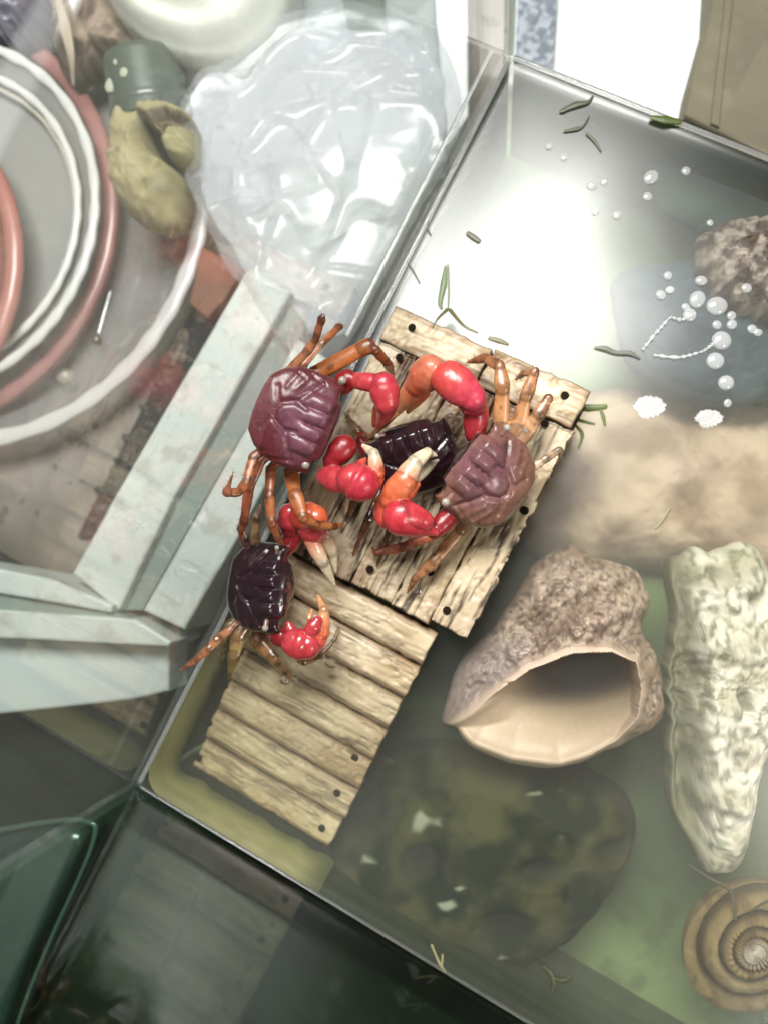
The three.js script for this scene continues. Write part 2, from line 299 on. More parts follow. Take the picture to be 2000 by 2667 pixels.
{
  const P = thing('ramp_platform', 'cream and brown wooden look platform with a plank deck and ribbed ramp carrying the crabs', 'platform');
  const deckY = (x, z) => DECK + 0.0008 * Math.sin(x * 120 + 1) + (z < -0.046 ? 0.0012 : 0);
  const dx = [-0.0645, -0.051, -0.0372, -0.0228, -0.0095, 0.0035], zEnd = [0.0258, 0.0262, 0.0258, 0.0263, 0.0246];
  for (let i = 0; i < 5; i++) obj('deck_plank', plankGeo(dx[i] + 0.00003, dx[i + 1] - 0.00003, -0.0462, zEnd[i], deckY, i === 4 ? 0.012 : 0.006, 'z', 11 + i * 5, i === 4 ? 0.25 : 0.95), woodMat, P);
  obj('deck_plank', plankGeo(-0.0645, -0.0305, -0.0585, -0.0466, deckY, 0.007, 'x', 61, 0.25), woodMat, P);
  obj('deck_plank', plankGeo(-0.0300, 0.0020, -0.0595, -0.0466, deckY, 0.007, 'x', 67, 0.25), woodMat, P);
  const zs = [0.0275, 0.0395, 0.0520, 0.0640, 0.0762, 0.0882, 0.1003, 0.1128];
  for (let i = 0; i < 7; i++) {
    const z0 = zs[i], z1 = zs[i + 1], zc = (z0 + z1) / 2;
    const f = (x, z) => rampY(zc) + 0.0026 * (1 - Math.pow(Math.abs(clamp((z - zc) / (z1 - z0), -0.5, 0.5) * 2), 5)) - 0.001 + (x + 0.03) * 0.005 - (z - zc) * 0.12;
    obj('ramp_slat', plankGeo(-0.0616 + 0.0003 * Math.sin(i * 2.1), -0.0060 + 0.0003 * Math.sin(i * 1.7), z0 + 0.0001, z1 - 0.0002, f, 0.0055, 'x', 101 + i * 3, 0.28), woodMat, P);
  }
  // solid core below the boards
  const base = std([0.07, 0.055, 0.03], 0.8);
  const b1 = new THREE.BoxGeometry(0.0665, 0.055, 0.079); b1.translate(-0.0305, -0.0258, -0.017); obj('deck_base', b1, base, P);
  const sh = new THREE.Shape([[0.022, 0.002], [0.1115, -0.0235], [0.1115, -0.030], [0.022, -0.0600]].map(([a, b]) => new THREE.Vector2(a, b)));
  const b2 = new THREE.ExtrudeGeometry(sh, { depth: 0.0535, bevelEnabled: false }); b2.rotateY(-Math.PI / 2); b2.translate(-0.0072, 0, 0); obj('ramp_base', b2, base, P);
  // flat dark discs standing in for the shade inside nail holes
  const nm = std([0.018, 0.012, 0.008], 0.9, { specularIntensity: 0.2 });
  const nail = new THREE.SphereGeometry(0.0013, 14, 8); nail.scale(1, 0.16, 1);
  const put = (x, y, h) => { const p = at(x, y, h), m = obj('nail', nail, nm, P); m.position.copy(p); m.position.y += 0.0001; };
  for (const [x, y] of [[1073, 853], [1040, 931], [1417, 1102], [1470, 1030], [964, 1483], [1163, 1590], [1120, 1490], [1365, 1330]]) put(x, y, DECK + (y < 940 || (x > 1440) ? 0.0016 : 0.0008));
  for (const [x, y, k] of [[1059, 1648, 0], [1020, 1759, 1], [972, 1860, 2], [924, 1974, 3], [878, 2065, 4], [839, 2157, 5], [586, 1786, 3], [545, 1882, 4], [519, 1974, 5], [625, 1700, 2]]) { const zc = (zs[k + 1] + zs[k + 2]) / 2; put(x, y, rampY(zc) + 0.0017); }
}

// ---------------------------------------------------------------- things under water
const wetRock = vcol(0.95, { specularIntensity: 0.3 });
const inPoly = (poly, x, y) => { let c = false; for (let i = 0, j = poly.length - 1; i < poly.length; j = i++) { const a = poly[i], b = poly[j]; if ((a[1] > y) !== (b[1] > y) && x < (b[0] - a[0]) * (y - a[1]) / (b[1] - a[1]) + a[0]) c = !c; } return c; };
function polyDist(poly, x, y) { let d = 1e9; for (let i = 0, j = poly.length - 1; i < poly.length; j = i++) { const a = poly[i], b = poly[j], ex = b[0] - a[0], ey = b[1] - a[1], t = clamp(((x - a[0]) * ex + (y - a[1]) * ey) / (ex * ex + ey * ey)); d = Math.min(d, Math.hypot(x - a[0] - ex * t, y - a[1] - ey * t)); } return inPoly(poly, x, y) ? -d : d; }
{ // whelk shell, opening towards the camera
  const out = [[1482, 1418], [1395, 1462], [1345, 1540], [1275, 1640], [1205, 1705], [1168, 1800], [1149, 1878], [1185, 1888], [1213, 1930], [1310, 1980], [1458, 1994], [1600, 1942], [1715, 1878], [1722, 1790], [1706, 1700], [1668, 1635], [1690, 1560], [1655, 1490], [1600, 1462], [1540, 1448]];
  const ap = [[1185, 1882], [1290, 1790], [1375, 1728], [1480, 1690], [1575, 1688], [1636, 1716], [1650, 1782], [1640, 1850], [1590, 1910], [1530, 1948], [1455, 1975], [1330, 1960], [1235, 1925]];
  const hole = [1520, 1762];
  const g = lumpGeo(out, -0.013, {
    up: 0.012, down: 0.030, rings: 110, spokes: 300, power: 2.4, centre: [1450, 1735], wobble: 0.025,
    relief: (r, x, y) => {
      const d = polyDist(ap, x, y), e = sst(1, 0.75, r);
      const rim = 0.0035 * Math.exp(-Math.pow(d / 16, 2)) * (y < 1760 ? 1 : 0.6);
      const k = (Math.abs(x - hole[0]) / 150) ** 2 + ((y - hole[1]) / 95) ** 2;
      const dig = d < 0 ? -sst(0, -90, d) * 0.006 - 0.032 * Math.exp(-Math.pow(k, 1.2)) : 0;
      const band = Math.sin((y - 0.35 * (1450 - x)) * 0.062) * 0.0011, knob = (fbm(x * 0.02, y * 0.02, 4, 3) - 0.5) * 0.007 + (fbm(x * 0.08, y * 0.08, 2, 3) - 0.5) * 0.004;
      return (rim + dig + (d > 6 ? (band + knob) * sst(6, 40, d) * e : 0));
    },
    color: (x, y, r, side) => {
      const d = polyDist(ap, x, y);
      const n = fbm(x * 0.03, y * 0.03, 3, 4), f = fbm(x * 0.11, y * 0.11, 6, 3);
      let c = mix3([0.30, 0.21, 0.15], [0.54, 0.42, 0.33], sst(0.3, 0.7, n)); c = mix3(c, [0.14, 0.095, 0.075], sst(0.48, 0.7, f) * 0.8);
      c = mix3(c, [0.36, 0.28, 0.27], sst(1620, 1690, y) * sst(1420, 1300, x) * 0.8);
      if (side < 0) return c;
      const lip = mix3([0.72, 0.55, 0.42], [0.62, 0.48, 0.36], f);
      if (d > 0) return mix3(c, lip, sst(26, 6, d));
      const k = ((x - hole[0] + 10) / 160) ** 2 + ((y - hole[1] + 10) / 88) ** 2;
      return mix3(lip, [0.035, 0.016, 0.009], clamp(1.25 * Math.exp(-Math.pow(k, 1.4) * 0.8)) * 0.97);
    },
  });
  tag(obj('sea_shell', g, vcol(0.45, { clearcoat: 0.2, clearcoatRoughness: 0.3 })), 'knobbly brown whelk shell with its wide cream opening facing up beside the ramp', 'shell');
}
{ // pale tapering rock at the right edge
  const out = [[1750, 1448], [1820, 1415], [1910, 1410], [1970, 1440], [2040, 1500], [2075, 1650], [2060, 1820], [2000, 1960], [1950, 2060], [1935, 2190], [1915, 2255], [1870, 2270], [1800, 2200], [1745, 2105], [1728, 1980], [1733, 1900], [1722, 1760], [1735, 1680], [1752, 1600], [1740, 1510]];
  const ridge = (y) => mix(1800, 1850, clamp((y - 1440) / 700)), pits = [[1883, 1943, 17], [1835, 1485, 20], [1792, 1740, 24], [1930, 1560, 16], [1905, 1800, 22]];
  const g = lumpGeo(out, -0.023, {
    up: 0.016, down: 0.02, rings: 90, spokes: 240, power: 2.6, centre: [1880, 1780], wobble: 0.16,
    relief: (r, x, y) => {
      let h = (ridged(x * 0.008, y * 0.008, 9, 3) - 0.5) * 0.007 + (fbm(x * 0.05, y * 0.05, 1, 3) - 0.5) * 0.0045 - sst(0, 90, ridge(y) - x) * 0.012;
      for (const p of pits) h -= 0.005 * Math.exp(-(((x - p[0]) ** 2 + (y - p[1]) ** 2) / p[2] ** 2));
      return h * sst(1, 0.8, r);
    },
    color: (x, y) => {
      const n = fbm(x * 0.02, y * 0.02, 12, 4), f = fbm(x * 0.07, y * 0.05, 14, 3);
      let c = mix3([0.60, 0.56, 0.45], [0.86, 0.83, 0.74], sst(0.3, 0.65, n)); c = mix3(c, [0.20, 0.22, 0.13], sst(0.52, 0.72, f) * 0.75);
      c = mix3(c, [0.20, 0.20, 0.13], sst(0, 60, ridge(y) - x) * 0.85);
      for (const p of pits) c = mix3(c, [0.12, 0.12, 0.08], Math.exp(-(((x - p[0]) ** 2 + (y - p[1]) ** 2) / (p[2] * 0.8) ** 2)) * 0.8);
      return c;
    },
  });
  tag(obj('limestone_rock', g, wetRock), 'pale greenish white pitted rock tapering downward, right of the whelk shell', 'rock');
}
{ // dark mossy stone
  const out = [[850, 2150], [930, 2010], [1060, 1930], [1220, 1935], [1400, 1960], [1560, 2010], [1640, 2100], [1625, 2230], [1560, 2340], [1470, 2430], [1370, 2478], [1240, 2470], [1080, 2440], [930, 2360], [850, 2260]];
  const pits = [[1311, 2345, 62, 44], [1112, 2185, 52, 56], [1575, 2175, 44, 30], [1400, 2200, 50, 26], [985, 2070, 60, 60]];
  const g = lumpGeo(out, -0.044, {
    up: 0.028, down: 0.016, rings: 80, spokes: 240, power: 2.5, wobble: 0.05,
    relief: (r, x, y) => {
      let h = (fbm(x * 0.006, y * 0.006, 3, 3) - 0.5) * 0.008 + (fbm(x * 0.03, y * 0.03, 7, 3) - 0.5) * 0.0015;
      for (const p of pits) h -= 0.010 * Math.exp(-(((x - p[0]) / p[2]) ** 2 + ((y - p[1]) / p[3]) ** 2) * 1.3);
      return h * sst(1, 0.85, r);
    },
    color: (x, y) => {
      const n = fbm(x * 0.012, y * 0.012, 22, 4), f = ridged(x * 0.022, y * 0.05, 24, 3);
      let c = mix3([0.012, 0.020, 0.007], [0.085, 0.085, 0.035], sst(0.35, 0.7, n));
      c = mix3(c, [0.42, 0.45, 0.36], sst(0.84, 0.94, ridged(x * 0.007 + 3, y * 0.014, 25, 2)) * sst(0.48, 0.62, fbm(x * 0.016, y * 0.02, 29, 2)) * 0.85);
      for (const p of pits) c = mix3(c, [0.008, 0.010, 0.006], Math.exp(-(((x - p[0]) / p[2]) ** 2 + ((y - p[1]) / p[3]) ** 2)) * 0.95);
      return c;
    },
  });
  tag(obj('mossy_stone', g, wetRock), 'large dark green mossy stone with dark holes, under water below the whelk shell', 'stone');
}
{ // turban shell, spire up, bottom right corner
  const cx = 1952, cy = 2462, out = []; for (let k = 0; k < 20; k++) { const a = k / 20 * 6.2832, r = 172 + 8 * Math.cos(a * 2 + 1); out.push([cx + r * Math.cos(a), cy + r * Math.sin(a) * 1.02]); }
  const g = lumpGeo(out, -0.022, {
    up: 0.0, down: 0.012, rings: 120, spokes: 260, centre: [1926, 2424],
    relief: (r, x, y, a) => {
      const ph = Math.log(Math.max(r, 0.03)) / Math.log(1.62) - a / 6.2832, fr = ph - Math.floor(ph);
      const suture = Math.exp(-Math.pow(Math.min(fr, 1 - fr) / 0.09, 2)), bulge = Math.sin(fr * Math.PI);
      return 0.015 * Math.pow(1 - r, 0.85) * (1 - 0.0) - 0.0016 * suture * sst(0, 0.15, r) + 0.0016 * bulge * sst(0.02, 0.3, r) + 0.0009 * Math.sin(a * 26) * sst(0.5, 0.15, r) * sst(0.03, 0.1, r) + (fbm(x * 0.05, y * 0.05, 8, 3) - 0.5) * 0.0012;
    },
    color: (x, y, r, side, yy, a) => {
      const ph = Math.log(Math.max(r, 0.03)) / Math.log(1.62) - a / 6.2832, fr = ph - Math.floor(ph), n = fbm(x * 0.03, y * 0.03, 33, 4);
      let c = mix3([0.24, 0.17, 0.085], [0.40, 0.31, 0.17], n); c = mix3(c, [0.07, 0.05, 0.03], Math.exp(-Math.pow(Math.min(fr, 1 - fr) / 0.20, 2)) * 0.9);
      c = mix3(c, [0.14, 0.09, 0.05], sst(0.5, 0.7, fbm(x * 0.05, y * 0.02, 35, 3)) * 0.6);
      c = mix3(c, [0.90, 0.84, 0.74], sst(0.26, 0.08, r) * (0.6 + 0.4 * Math.sin(a * 26))); return c;
    },
  });
  tag(obj('turban_shell', g, wetRock), 'brown spiral turban shell with a pale beaded tip in the bottom right corner', 'shell');
}
{ // sand mound, slate stone, rough brown stone, all deep in the murk
  const sandC = (x, y) => mix3([0.46, 0.33, 0.28], [0.84, 0.66, 0.60], sst(0.3, 0.7, fbm(x * 0.012, y * 0.012, 41, 4)));
  tag(obj('sand_mound', lumpGeo([[1330, 1180], [1420, 1060], [1600, 1010], [1800, 1040], [2050, 1080], [2300, 1250], [2350, 1450], [2150, 1560], [1820, 1500], [1600, 1480], [1430, 1470], [1330, 1360]], -0.0575, { up: 0.028, down: 0.002, power: 1.6, centre: [1760, 1250], color: sandC, relief: (r, x, y) => (fbm(x * 0.012, y * 0.012, 5, 4) - 0.5) * 0.008 * sst(1, 0.7, r) * sst(0, 0.15, r) }), wetRock), 'hazy tan mound of sand under the water above the whelk shell', 'sand');
  tag(obj('slate_stone', lumpGeo([[1590, 760], [1660, 700], [1800, 690], [1960, 740], [2060, 850], [2050, 1000], [1900, 1060], [1760, 1030], [1640, 950]], -0.026, { up: 0.012, down: 0.02, wobble: 0.06, color: (x, y) => mix3([0.04, 0.06, 0.085], [0.12, 0.16, 0.20], fbm(x * 0.02, y * 0.02, 51, 4)), relief: (r, x, y) => (fbm(x * 0.015, y * 0.015, 6, 4) - 0.5) * 0.006 * sst(1, 0.8, r) }), wetRock), 'blue grey rounded stone under the glints at the right edge', 'stone');
  tag(obj('brown_stone', lumpGeo([[1810, 640], [1880, 590], [2000, 570], [2100, 620], [2120, 760], [2000, 830], [1880, 800], [1820, 730]], -0.013, { up: 0.012, down: 0.015, wobble: 0.12, color: (x, y) => mix3([0.12, 0.09, 0.07], [0.45, 0.38, 0.32], sst(0.35, 0.65, fbm(x * 0.04, y * 0.04, 61, 4))), relief: (r, x, y) => (ridged(x * 0.03, y * 0.03, 6, 4) - 0.5) * 0.006 * sst(1, 0.8, r) }), wetRock), 'rough mottled brown stone in the water at the right edge, above the blue grey one', 'stone');
  tag(obj('slate_stone', lumpGeo([[1700, 380], [1850, 440], [2000, 500], [2150, 520], [2120, 640], [1950, 650], [1800, 600], [1700, 520]], -0.03, { up: 0.008, down: 0.02, wobble: 0.06, color: (x, y) => mix3([0.05, 0.09, 0.09], [0.12, 0.17, 0.17], fbm(x * 0.02, y * 0.02, 55, 4)) }), wetRock), 'dark teal lump in place of dim water below the back glass, at the right edge', 'stone');  // last lump: its dark colour stands for water outside the lamp glow
}
// scraps of water plant floating or sunk
{
  const green = (c) => std(c, 0.5, { clearcoat: 0.4, clearcoatRoughness: 0.3 });
  const scrap = (label, paths, c = [0.10, 0.13, 0.04], group) => {
    const g = paths.map((P) => tubeGeo(P.map((p) => [p[0], p[1], p[3] ?? 0.0006, p[2]]), { squash: 0.25, seg: 26, sides: 7 }));
    tag(obj('plant_scrap', g, green(c)), label, 'plant scrap', group);
  };
  scrap('curved dark leaf scrap floating near the back glass, topmost in the tank', [[[1455, 292, 5], [1500, 272, 9], [1530, 265, 5], [1545, 248, 2]]], [0.09, 0.10, 0.05]);
  scrap('thin branched brown stem scrap floating below the curved leaf near the back glass', [[[1465, 342, 3], [1500, 335, 5], [1515, 330, 3], [1535, 300, 2]], [[1525, 345, 3], [1550, 370, 4], [1565, 395, 2]]], [0.12, 0.10, 0.06]);
  scrap('green leaf caught on the waterline of the back glass', [[[1690, 305, 5, 0.002], [1730, 312, 12, 0.002], [1775, 318, 7, 0.002]]], [0.10, 0.14, 0.02]);
  scrap('short straight brown scrap floating alone above the platform', [[[1215, 605, 6], [1232, 617, 8], [1250, 630, 6]]], [0.13, 0.12, 0.06]);
  scrap('thin dark curved thread floating beside the left glass, above the platform', [[[1112, 570, 2], [1115, 600, 3], [1122, 612, 2]], [[1057, 680, 2], [1075, 705, 3], [1093, 738, 2]]], [0.10, 0.11, 0.05]);
  scrap('upright green leaf floating at the back edge of the deck', [[[1160, 690, 3], [1155, 740, 9], [1146, 790, 6], [1150, 805, 3]], [[1166, 685, 2], [1168, 760, 3], [1166, 805, 2]]], [0.12, 0.18, 0.04]);
  scrap('thin forked brown rootlet lying on the back edge of the deck', [[[1168, 803, 6, 0.008], [1140, 830, 3, 0.011], [1125, 855, 2, 0.012]], [[1168, 803, 6, 0.008], [1210, 850, 4, 0.012], [1245, 868, 3, 0.012]], [[1270, 880, 6, 0.012], [1300, 888, 8, 0.012], [1325, 898, 4, 0.012]]], [0.16, 0.14, 0.06]);
  scrap('green leafy sprig at the right edge of the deck under the glints', [[[1480, 1058, 6], [1530, 1062, 10], [1582, 1058, 6]], [[1455, 1075, 4], [1500, 1092, 5], [1550, 1105, 3]], [[1560, 1060, 3], [1570, 1085, 5], [1575, 1110, 3]], [[1490, 1100, 3], [1515, 1130, 5], [1505, 1170, 3]]], [0.11, 0.15, 0.03]);
  scrap('blurred grey brown leaf in the water right of the deck corner', [[[1545, 905, 3], [1575, 908, 8], [1600, 918, 6], [1640, 920, 7], [1668, 935, 2]]], [0.14, 0.14, 0.11]);
  scrap('thin pale twig floating over the sand mound', [[[1703, 1380, 3], [1725, 1355, 4], [1745, 1322, 3]]], [0.24, 0.20, 0.10]);
  scrap('tiny hooked dark scrap floating near the front glass', [[[1410, 2515, 3], [1430, 2535, 6], [1440, 2560, 5], [1435, 2585, 2]], [[1440, 2548, 3], [1465, 2556, 5], [1485, 2545, 4], [1488, 2530, 2]]], [0.06, 0.07, 0.03]);
  scrap('small pale rootlet clinging to the front waterline', [[[1122, 2458, 4], [1135, 2490, 3], [1150, 2520, 5], [1160, 2532, 2]], [[1152, 2485, 3], [1150, 2515, 3]]], [0.26, 0.24, 0.12]);
  scrap('long thin dark stem lying over the turban shell', [[[1785, 2250, 4, -0.012], [1850, 2290, 5, -0.012], [1900, 2320, 5, -0.012], [1915, 2400, 4, -0.010]], [[1950, 2375, 3, -0.01], [1990, 2350, 4, -0.01], [2020, 2340, 4, -0.01]]], [0.08, 0.07, 0.03]);
}
// blurred glints on the water, built as flat white domes and patches
{
  const white = new THREE.MeshPhysicalMaterial({ color: 0xffffff, roughness: 0.08, transmission: 0.62, thickness: 0, clearcoat: 1 });
  const dome = new THREE.SphereGeometry(1, 24, 12, 0, 6.2832, 0, 1.7);
  const B = [[1428, 382, 10], [1467, 410, 9], [1540, 483, 13], [1573, 474, 10], [1550, 552, 10], [1605, 560, 12], [1694, 462, 18], [1685, 512, 12], [1785, 445, 12], [1738, 718, 12], [1720, 768, 14], [1742, 755, 10], [1825, 731, 14], [1815, 780, 20], [1795, 820, 16], [1785, 800, 10], [1866, 797, 24], [1905, 845, 12], [1866, 846, 12], [1904, 822, 11], [1958, 857, 11], [1973, 866, 10], [1943, 750, 12], [1878, 887, 26], [1862, 940, 20], [1890, 997, 20], [1894, 1050, 10], [1848, 580, 8], [1745, 755, 9]];
  const BIG = { '1694,462': 'large white bubble near the back glass, biggest of the upper scatter', '1815,780': 'long oval white bubble touching the top of the bubble thread', '1866,797': 'large round white bubble right of the long oval one', '1878,887': 'largest white bubble, at the right end of the white thread', '1862,940': 'white bubble just below the right end of the white thread', '1890,997': 'lone white bubble low in the scatter, above the right foam patch' };
  const ORD = ['leftmost', 'second', 'third', 'fourth', 'fifth', 'sixth', 'seventh', 'eighth', 'ninth', 'tenth', 'eleventh', 'twelfth', 'thirteenth', 'fourteenth', 'fifteenth', 'sixteenth'];
  const small = B.filter((b) => !BIG[b[0] + ',' + b[1]]), up = small.filter((b) => b[1] < 600).sort((p, q) => p[0] - q[0]), lowB = small.filter((b) => b[1] >= 600).sort((p, q) => p[0] - q[0]);
  const nth = (L, b) => { const k = L.indexOf(b); return k ? ORD[k] + ' from the left' : ORD[0]; };
  for (const b of B) {
    const [x, y, r] = b;
    const m = obj('glint', dome, white), p = at(x, y, 0.0003); m.position.copy(p); const s = pxm(r, 0); m.scale.set(s * (1 + 0.2 * (rnd() - 0.5)), s * 0.4, s * (1 + 0.3 * (rnd() - 0.5))); m.rotation.y = rnd() * 6;
    const big = BIG[x + ',' + y]; tag(m, big ?? (y < 600 ? `small white bubble, ${nth(up, b)} in the loose scatter nearest the back glass` : `small white bubble, ${nth(lowB, b)} in the cluster around the white thread`), 'glint', big ? 'large glints' : y < 600 ? 'small glints near the back glass' : 'small glints around the thread');
  }
  const F = [[1690, 1060, 42, 30], [1845, 1090, 36, 24]];  // two soft highlights on the water, modelled as flat white lumps
  F.forEach(([x, y, a, b], i) => { const m = obj('highlight_patch', lumpGeo([[x - a, y], [x - a * 0.6, y - b * 0.8], [x, y - b], [x + a * 0.7, y - b * 0.7], [x + a, y], [x + a * 0.5, y + b * 0.8], [x - a * 0.4, y + b]], 0.0004, { up: 0.0010, down: 0.0006, rings: 24, spokes: 60, wobble: 0.22, relief: (r, px, py) => 0.0003 * (noise(px * 0.2, py * 0.2, 5) - 0.5) * sst(1, 0.7, r) }), white); tag(m, i ? 'white foam patch on the water, right hand one of two below the glints' : 'white foam patch on the water right of the deck, left one of two', 'highlight'); });
  const th = (x0, y0, x1, y1, x2, y2) => tubeGeo([[x0, y0, 0.0008, 3], [x1, y1, 0.0008, 4], [x2, y2, 0.0008, 3]], { wave: 0.5, waves: 6, seg: 40, sides: 7 });
  tag(obj('wet_thread', [th(1672, 912, 1705, 870, 1745, 825), th(1745, 825, 1775, 832, 1810, 815), th(1700, 925, 1770, 930, 1830, 915), th(1830, 915, 1850, 900, 1870, 885)], white), 'fine glistening white thread strung between the glints on the water', 'thread');
}

// ---------------------------------------------------------------- outside, seen through the left glass
const P = (h, ...pts) => pts.map(([x, y]) => at(x, y, h));
{
  // pale green frame: two profile members meeting at a mitre, each two raised rails with a groove
  const fm = new THREE.MeshPhysicalMaterial({ roughness: 0.45, clearcoat: 0.2, clearcoatRoughness: 0.4, map: tex(512, (u, v) => { const n = fbm(u * 6, v * 6, 71, 4), s = Math.max(noise(u * 60, v * 60, 75) > 0.93 ? 0.5 : 0, 0.45 * sst(0.58, 0.75, fbm(u * 9 + 5, v * 9, 78, 4)), 0.4 * sst(0.90, 0.97, ridged(u * 5, v * 30, 79, 2))); return mix3(mix3([0.46, 0.52, 0.48], [0.58, 0.63, 0.59], n), [0.30, 0.27, 0.22], s); }) });
  { const t = fm.map; t.repeat.set(12, 12); }
  const gm = std([0.20, 0.25, 0.22], 0.5);
  const F1 = thing('frame_rail', 'long pale green frame rail with a dark groove, running beside the left glass', 'frame rail');
  const h1 = -0.034;
  obj('rail_face', slabGeo(P(h1, [650, 690], [760, 760], [451, 1300], [310, 1590], [188, 1495], [295, 1300]), h1, 0.03, 0.0012), fm, F1);
  obj('groove', slabGeo(P(h1 - 0.005, [752, 780], [800, 850], [536, 1300], [372, 1590], [305, 1590], [451, 1300]), h1 - 0.005, 0.025), gm, F1);
  obj('rail_lip', slabGeo(P(h1, [775, 880], [860, 940], [620, 1400], [480, 1640], [372, 1590], [536, 1300]), h1, 0.03, 0.0012), fm, F1);
  const F2 = thing('frame_rail', 'pale white green frame corner pointing right at the left edge of the photo', 'frame rail');
  const h2 = -0.030;
  obj('rail_face', slabGeo(P(h2, [-260, 1440], [0, 1482], [136, 1508], [293, 1577], [290, 1596], [0, 1546], [-260, 1508]), h2, 0.03, 0.001), fm, F2);
  obj('groove', slabGeo(P(h2 - 0.003, [-260, 1506], [0, 1544], [296, 1594], [345, 1612], [0, 1592], [-260, 1560]), h2 - 0.003, 0.026), gm, F2);
  obj('rail_lip', slabGeo(P(h2, [-260, 1556], [0, 1588], [293, 1608], [354, 1614], [446, 1672], [438, 1684], [0, 1662], [-260, 1640]), h2, 0.03, 0.001), fm, F2);
  const low = slabGeo(P(h2 - 0.012, [-260, 1640], [0, 1662], [300, 1676], [440, 1684], [440, 1800], [347, 1822], [228, 1836], [0, 1860], [-260, 1890]), h2 - 0.012, 0.02, 0.0012);
  obj('side_face', low, std([0.50, 0.57, 0.55], 0.45), F2);
  // rust-brown board behind the rail and rubble in the gap
  tag(obj('brown_board', slabGeo(P(-0.048, [525, 640], [632, 700], [588, 775], [540, 830], [492, 790]), -0.048, 0.02, 0.001), std([0.17, 0.08, 0.045], 0.75)), 'orange brown board end beside the frame rail, under the bag', 'board');
  const peb = []; for (let i = 0; i < 90; i++) { const t = rnd(), c = at(mix(540, 240, t) + (rnd() - 0.5) * 50, mix(800, 1390, t) + (rnd() - 0.5) * 20, FLOOR), s = new THREE.IcosahedronGeometry(0.0005 + rnd() * rnd() * 0.0022, 1); s.scale(1 + rnd(), 0.7, 1); s.translate(c.x, FLOOR + 0.003, c.z); peb.push(s); }
  tag(obj('shade_strip', slabGeo(P(FLOOR + 0.003, [505, 800], [640, 780], [330, 1400], [200, 1400]), FLOOR + 0.003, 0.002, 0.0004), std([0.012, 0.014, 0.012], 0.8)), 'dark painted shade strip on the ground along the outer side of the frame rail', 'strip');  // near-black slab added for the shade in the gap beside the rail
  tag(obj('gravel', peb, std([0.05, 0.052, 0.045], 0.7)), 'dark grit in the gap along the frame rail', null, null, 'stuff');
  // hoses
  const soft = (c, r = 0.3, t = 0) => std(c, r, { clearcoat: 0.5, clearcoatRoughness: 0.25, transmission: t, thickness: 0 });
  const clearP = std([0.86, 0.87, 0.87], 0.12, { transmission: 0.8, thickness: 0, ior: 1.45 });
  function dish(label, on, h, rim, wallMat, bands, wave, depth) {      // a round dish through three points of its rim
    const [p, q, w3] = on.map(([x, y]) => at(x, y, h)), D = 2 * (p.x * (q.z - w3.z) + q.x * (w3.z - p.z) + w3.x * (p.z - q.z)), S2 = (v) => v.x * v.x + v.z * v.z;
    const ctr = [(S2(p) * (q.z - w3.z) + S2(q) * (w3.z - p.z) + S2(w3) * (p.z - q.z)) / D, h, (S2(p) * (w3.x - q.x) + S2(q) * (p.x - w3.x) + S2(w3) * (q.x - p.x)) / D], R = Math.hypot(p.x - ctr[0], p.z - ctr[2]);
    const T = thing('plastic_dish', label, 'dish', null, ctr);
    for (const b of bands) {                                                 // ring: [name, radius factor, half width, half height, level]
      const pos = [], idx = [], N = 300, S = 12;
      for (let i = 0; i < N; i++) { const a = i / N * 6.2832; for (let j = 0; j < S; j++) { const q = j / S * 6.2832, inn = Math.cos(q) < 0 ? 1 : 0.25, w = wave * inn * (Math.sin(a * 34 + 3 * Math.sin(a * 3)) + 0.8 * (noise(a * 9, b[1] * 20, 4) - 0.5)); const r = R * b[1] + Math.cos(q) * pxm(b[2], h) * (1 + w) + pxm(b[2], h) * w * 0.5; pos.push(r * Math.cos(a), b[4] + Math.sin(q) * b[3], r * Math.sin(a)); } }
      for (let i = 0; i < N; i++) for (let j = 0; j < S; j++) { const A = i * S + j, B = i * S + (j + 1) % S, C = ((i + 1) % N) * S + j, D = ((i + 1) % N) * S + (j + 1) % S; idx.push(A, B, C, B, D, C); }
      obj(b[0], geoOf(pos, idx), b[5] ?? rim, T);
    }
    if (wallMat) { const pr = [[R * 0.02, -depth], [R * 0.80, -depth], [R * 0.84, -depth * 0.96], [R * 0.97, -0.001], [R, 0]].map(([a, b]) => new THREE.Vector2(a, b)); obj('dish_wall', new THREE.LatheGeometry(pr, 160), wallMat, T); }
    return T;
  }
  const whiteRim = soft([0.74, 0.73, 0.71], 0.3, 0.2), rimB = soft([0.80, 0.80, 0.77], 0.3, 0.2);
  dish('largest clear plastic dish, its wavy white rim sweeping round the others', [[105, 1110], [380, 904], [530, 500]], -0.060, whiteRim, clearP, [['rim', 1.0, 23, 0.0016, 0]], 0.22, 0.012);
  dish('dusky pink plastic dish, its flat rim just outside the white rimmed clear one', [[200, 240], [289, 527], [177, 874]], -0.061, soft([0.33, 0.15, 0.14], 0.35), null, [['rim', 1.0, 25, 0.0022, 0], ['base_ring', 0.985, 20, 0.0015, -0.006]], 0.05, 0.01);
  dish('clear grey plastic dish with two rippled white rings, inside the dusky pink one', [[97, 186], [249, 506], [105, 874]], -0.050, rimB, soft([0.52, 0.53, 0.51], 0.2, 0.45), [['rim', 1.0, 15, 0.0016, 0], ['inner_ring', 0.87, 12, 0.0014, -0.004], ['foot_ring', 0.83, 8, 0.0012, -0.008, soft([0.55, 0.53, 0.44], 0.4)]], 0.30, 0.012);
  dish('red brown plastic dish nested innermost at the left edge of the photo', [[30, 490], [62, 640], [40, 820]], -0.045, soft([0.42, 0.16, 0.13], 0.35), soft([0.24, 0.07, 0.05], 0.4), [['rim', 0.95, 26, 0.003, 0]], 0.06, 0.006);
  // nail
  const nl = thing('steel_nail', 'shiny steel nail lying inside the largest clear dish', 'nail');
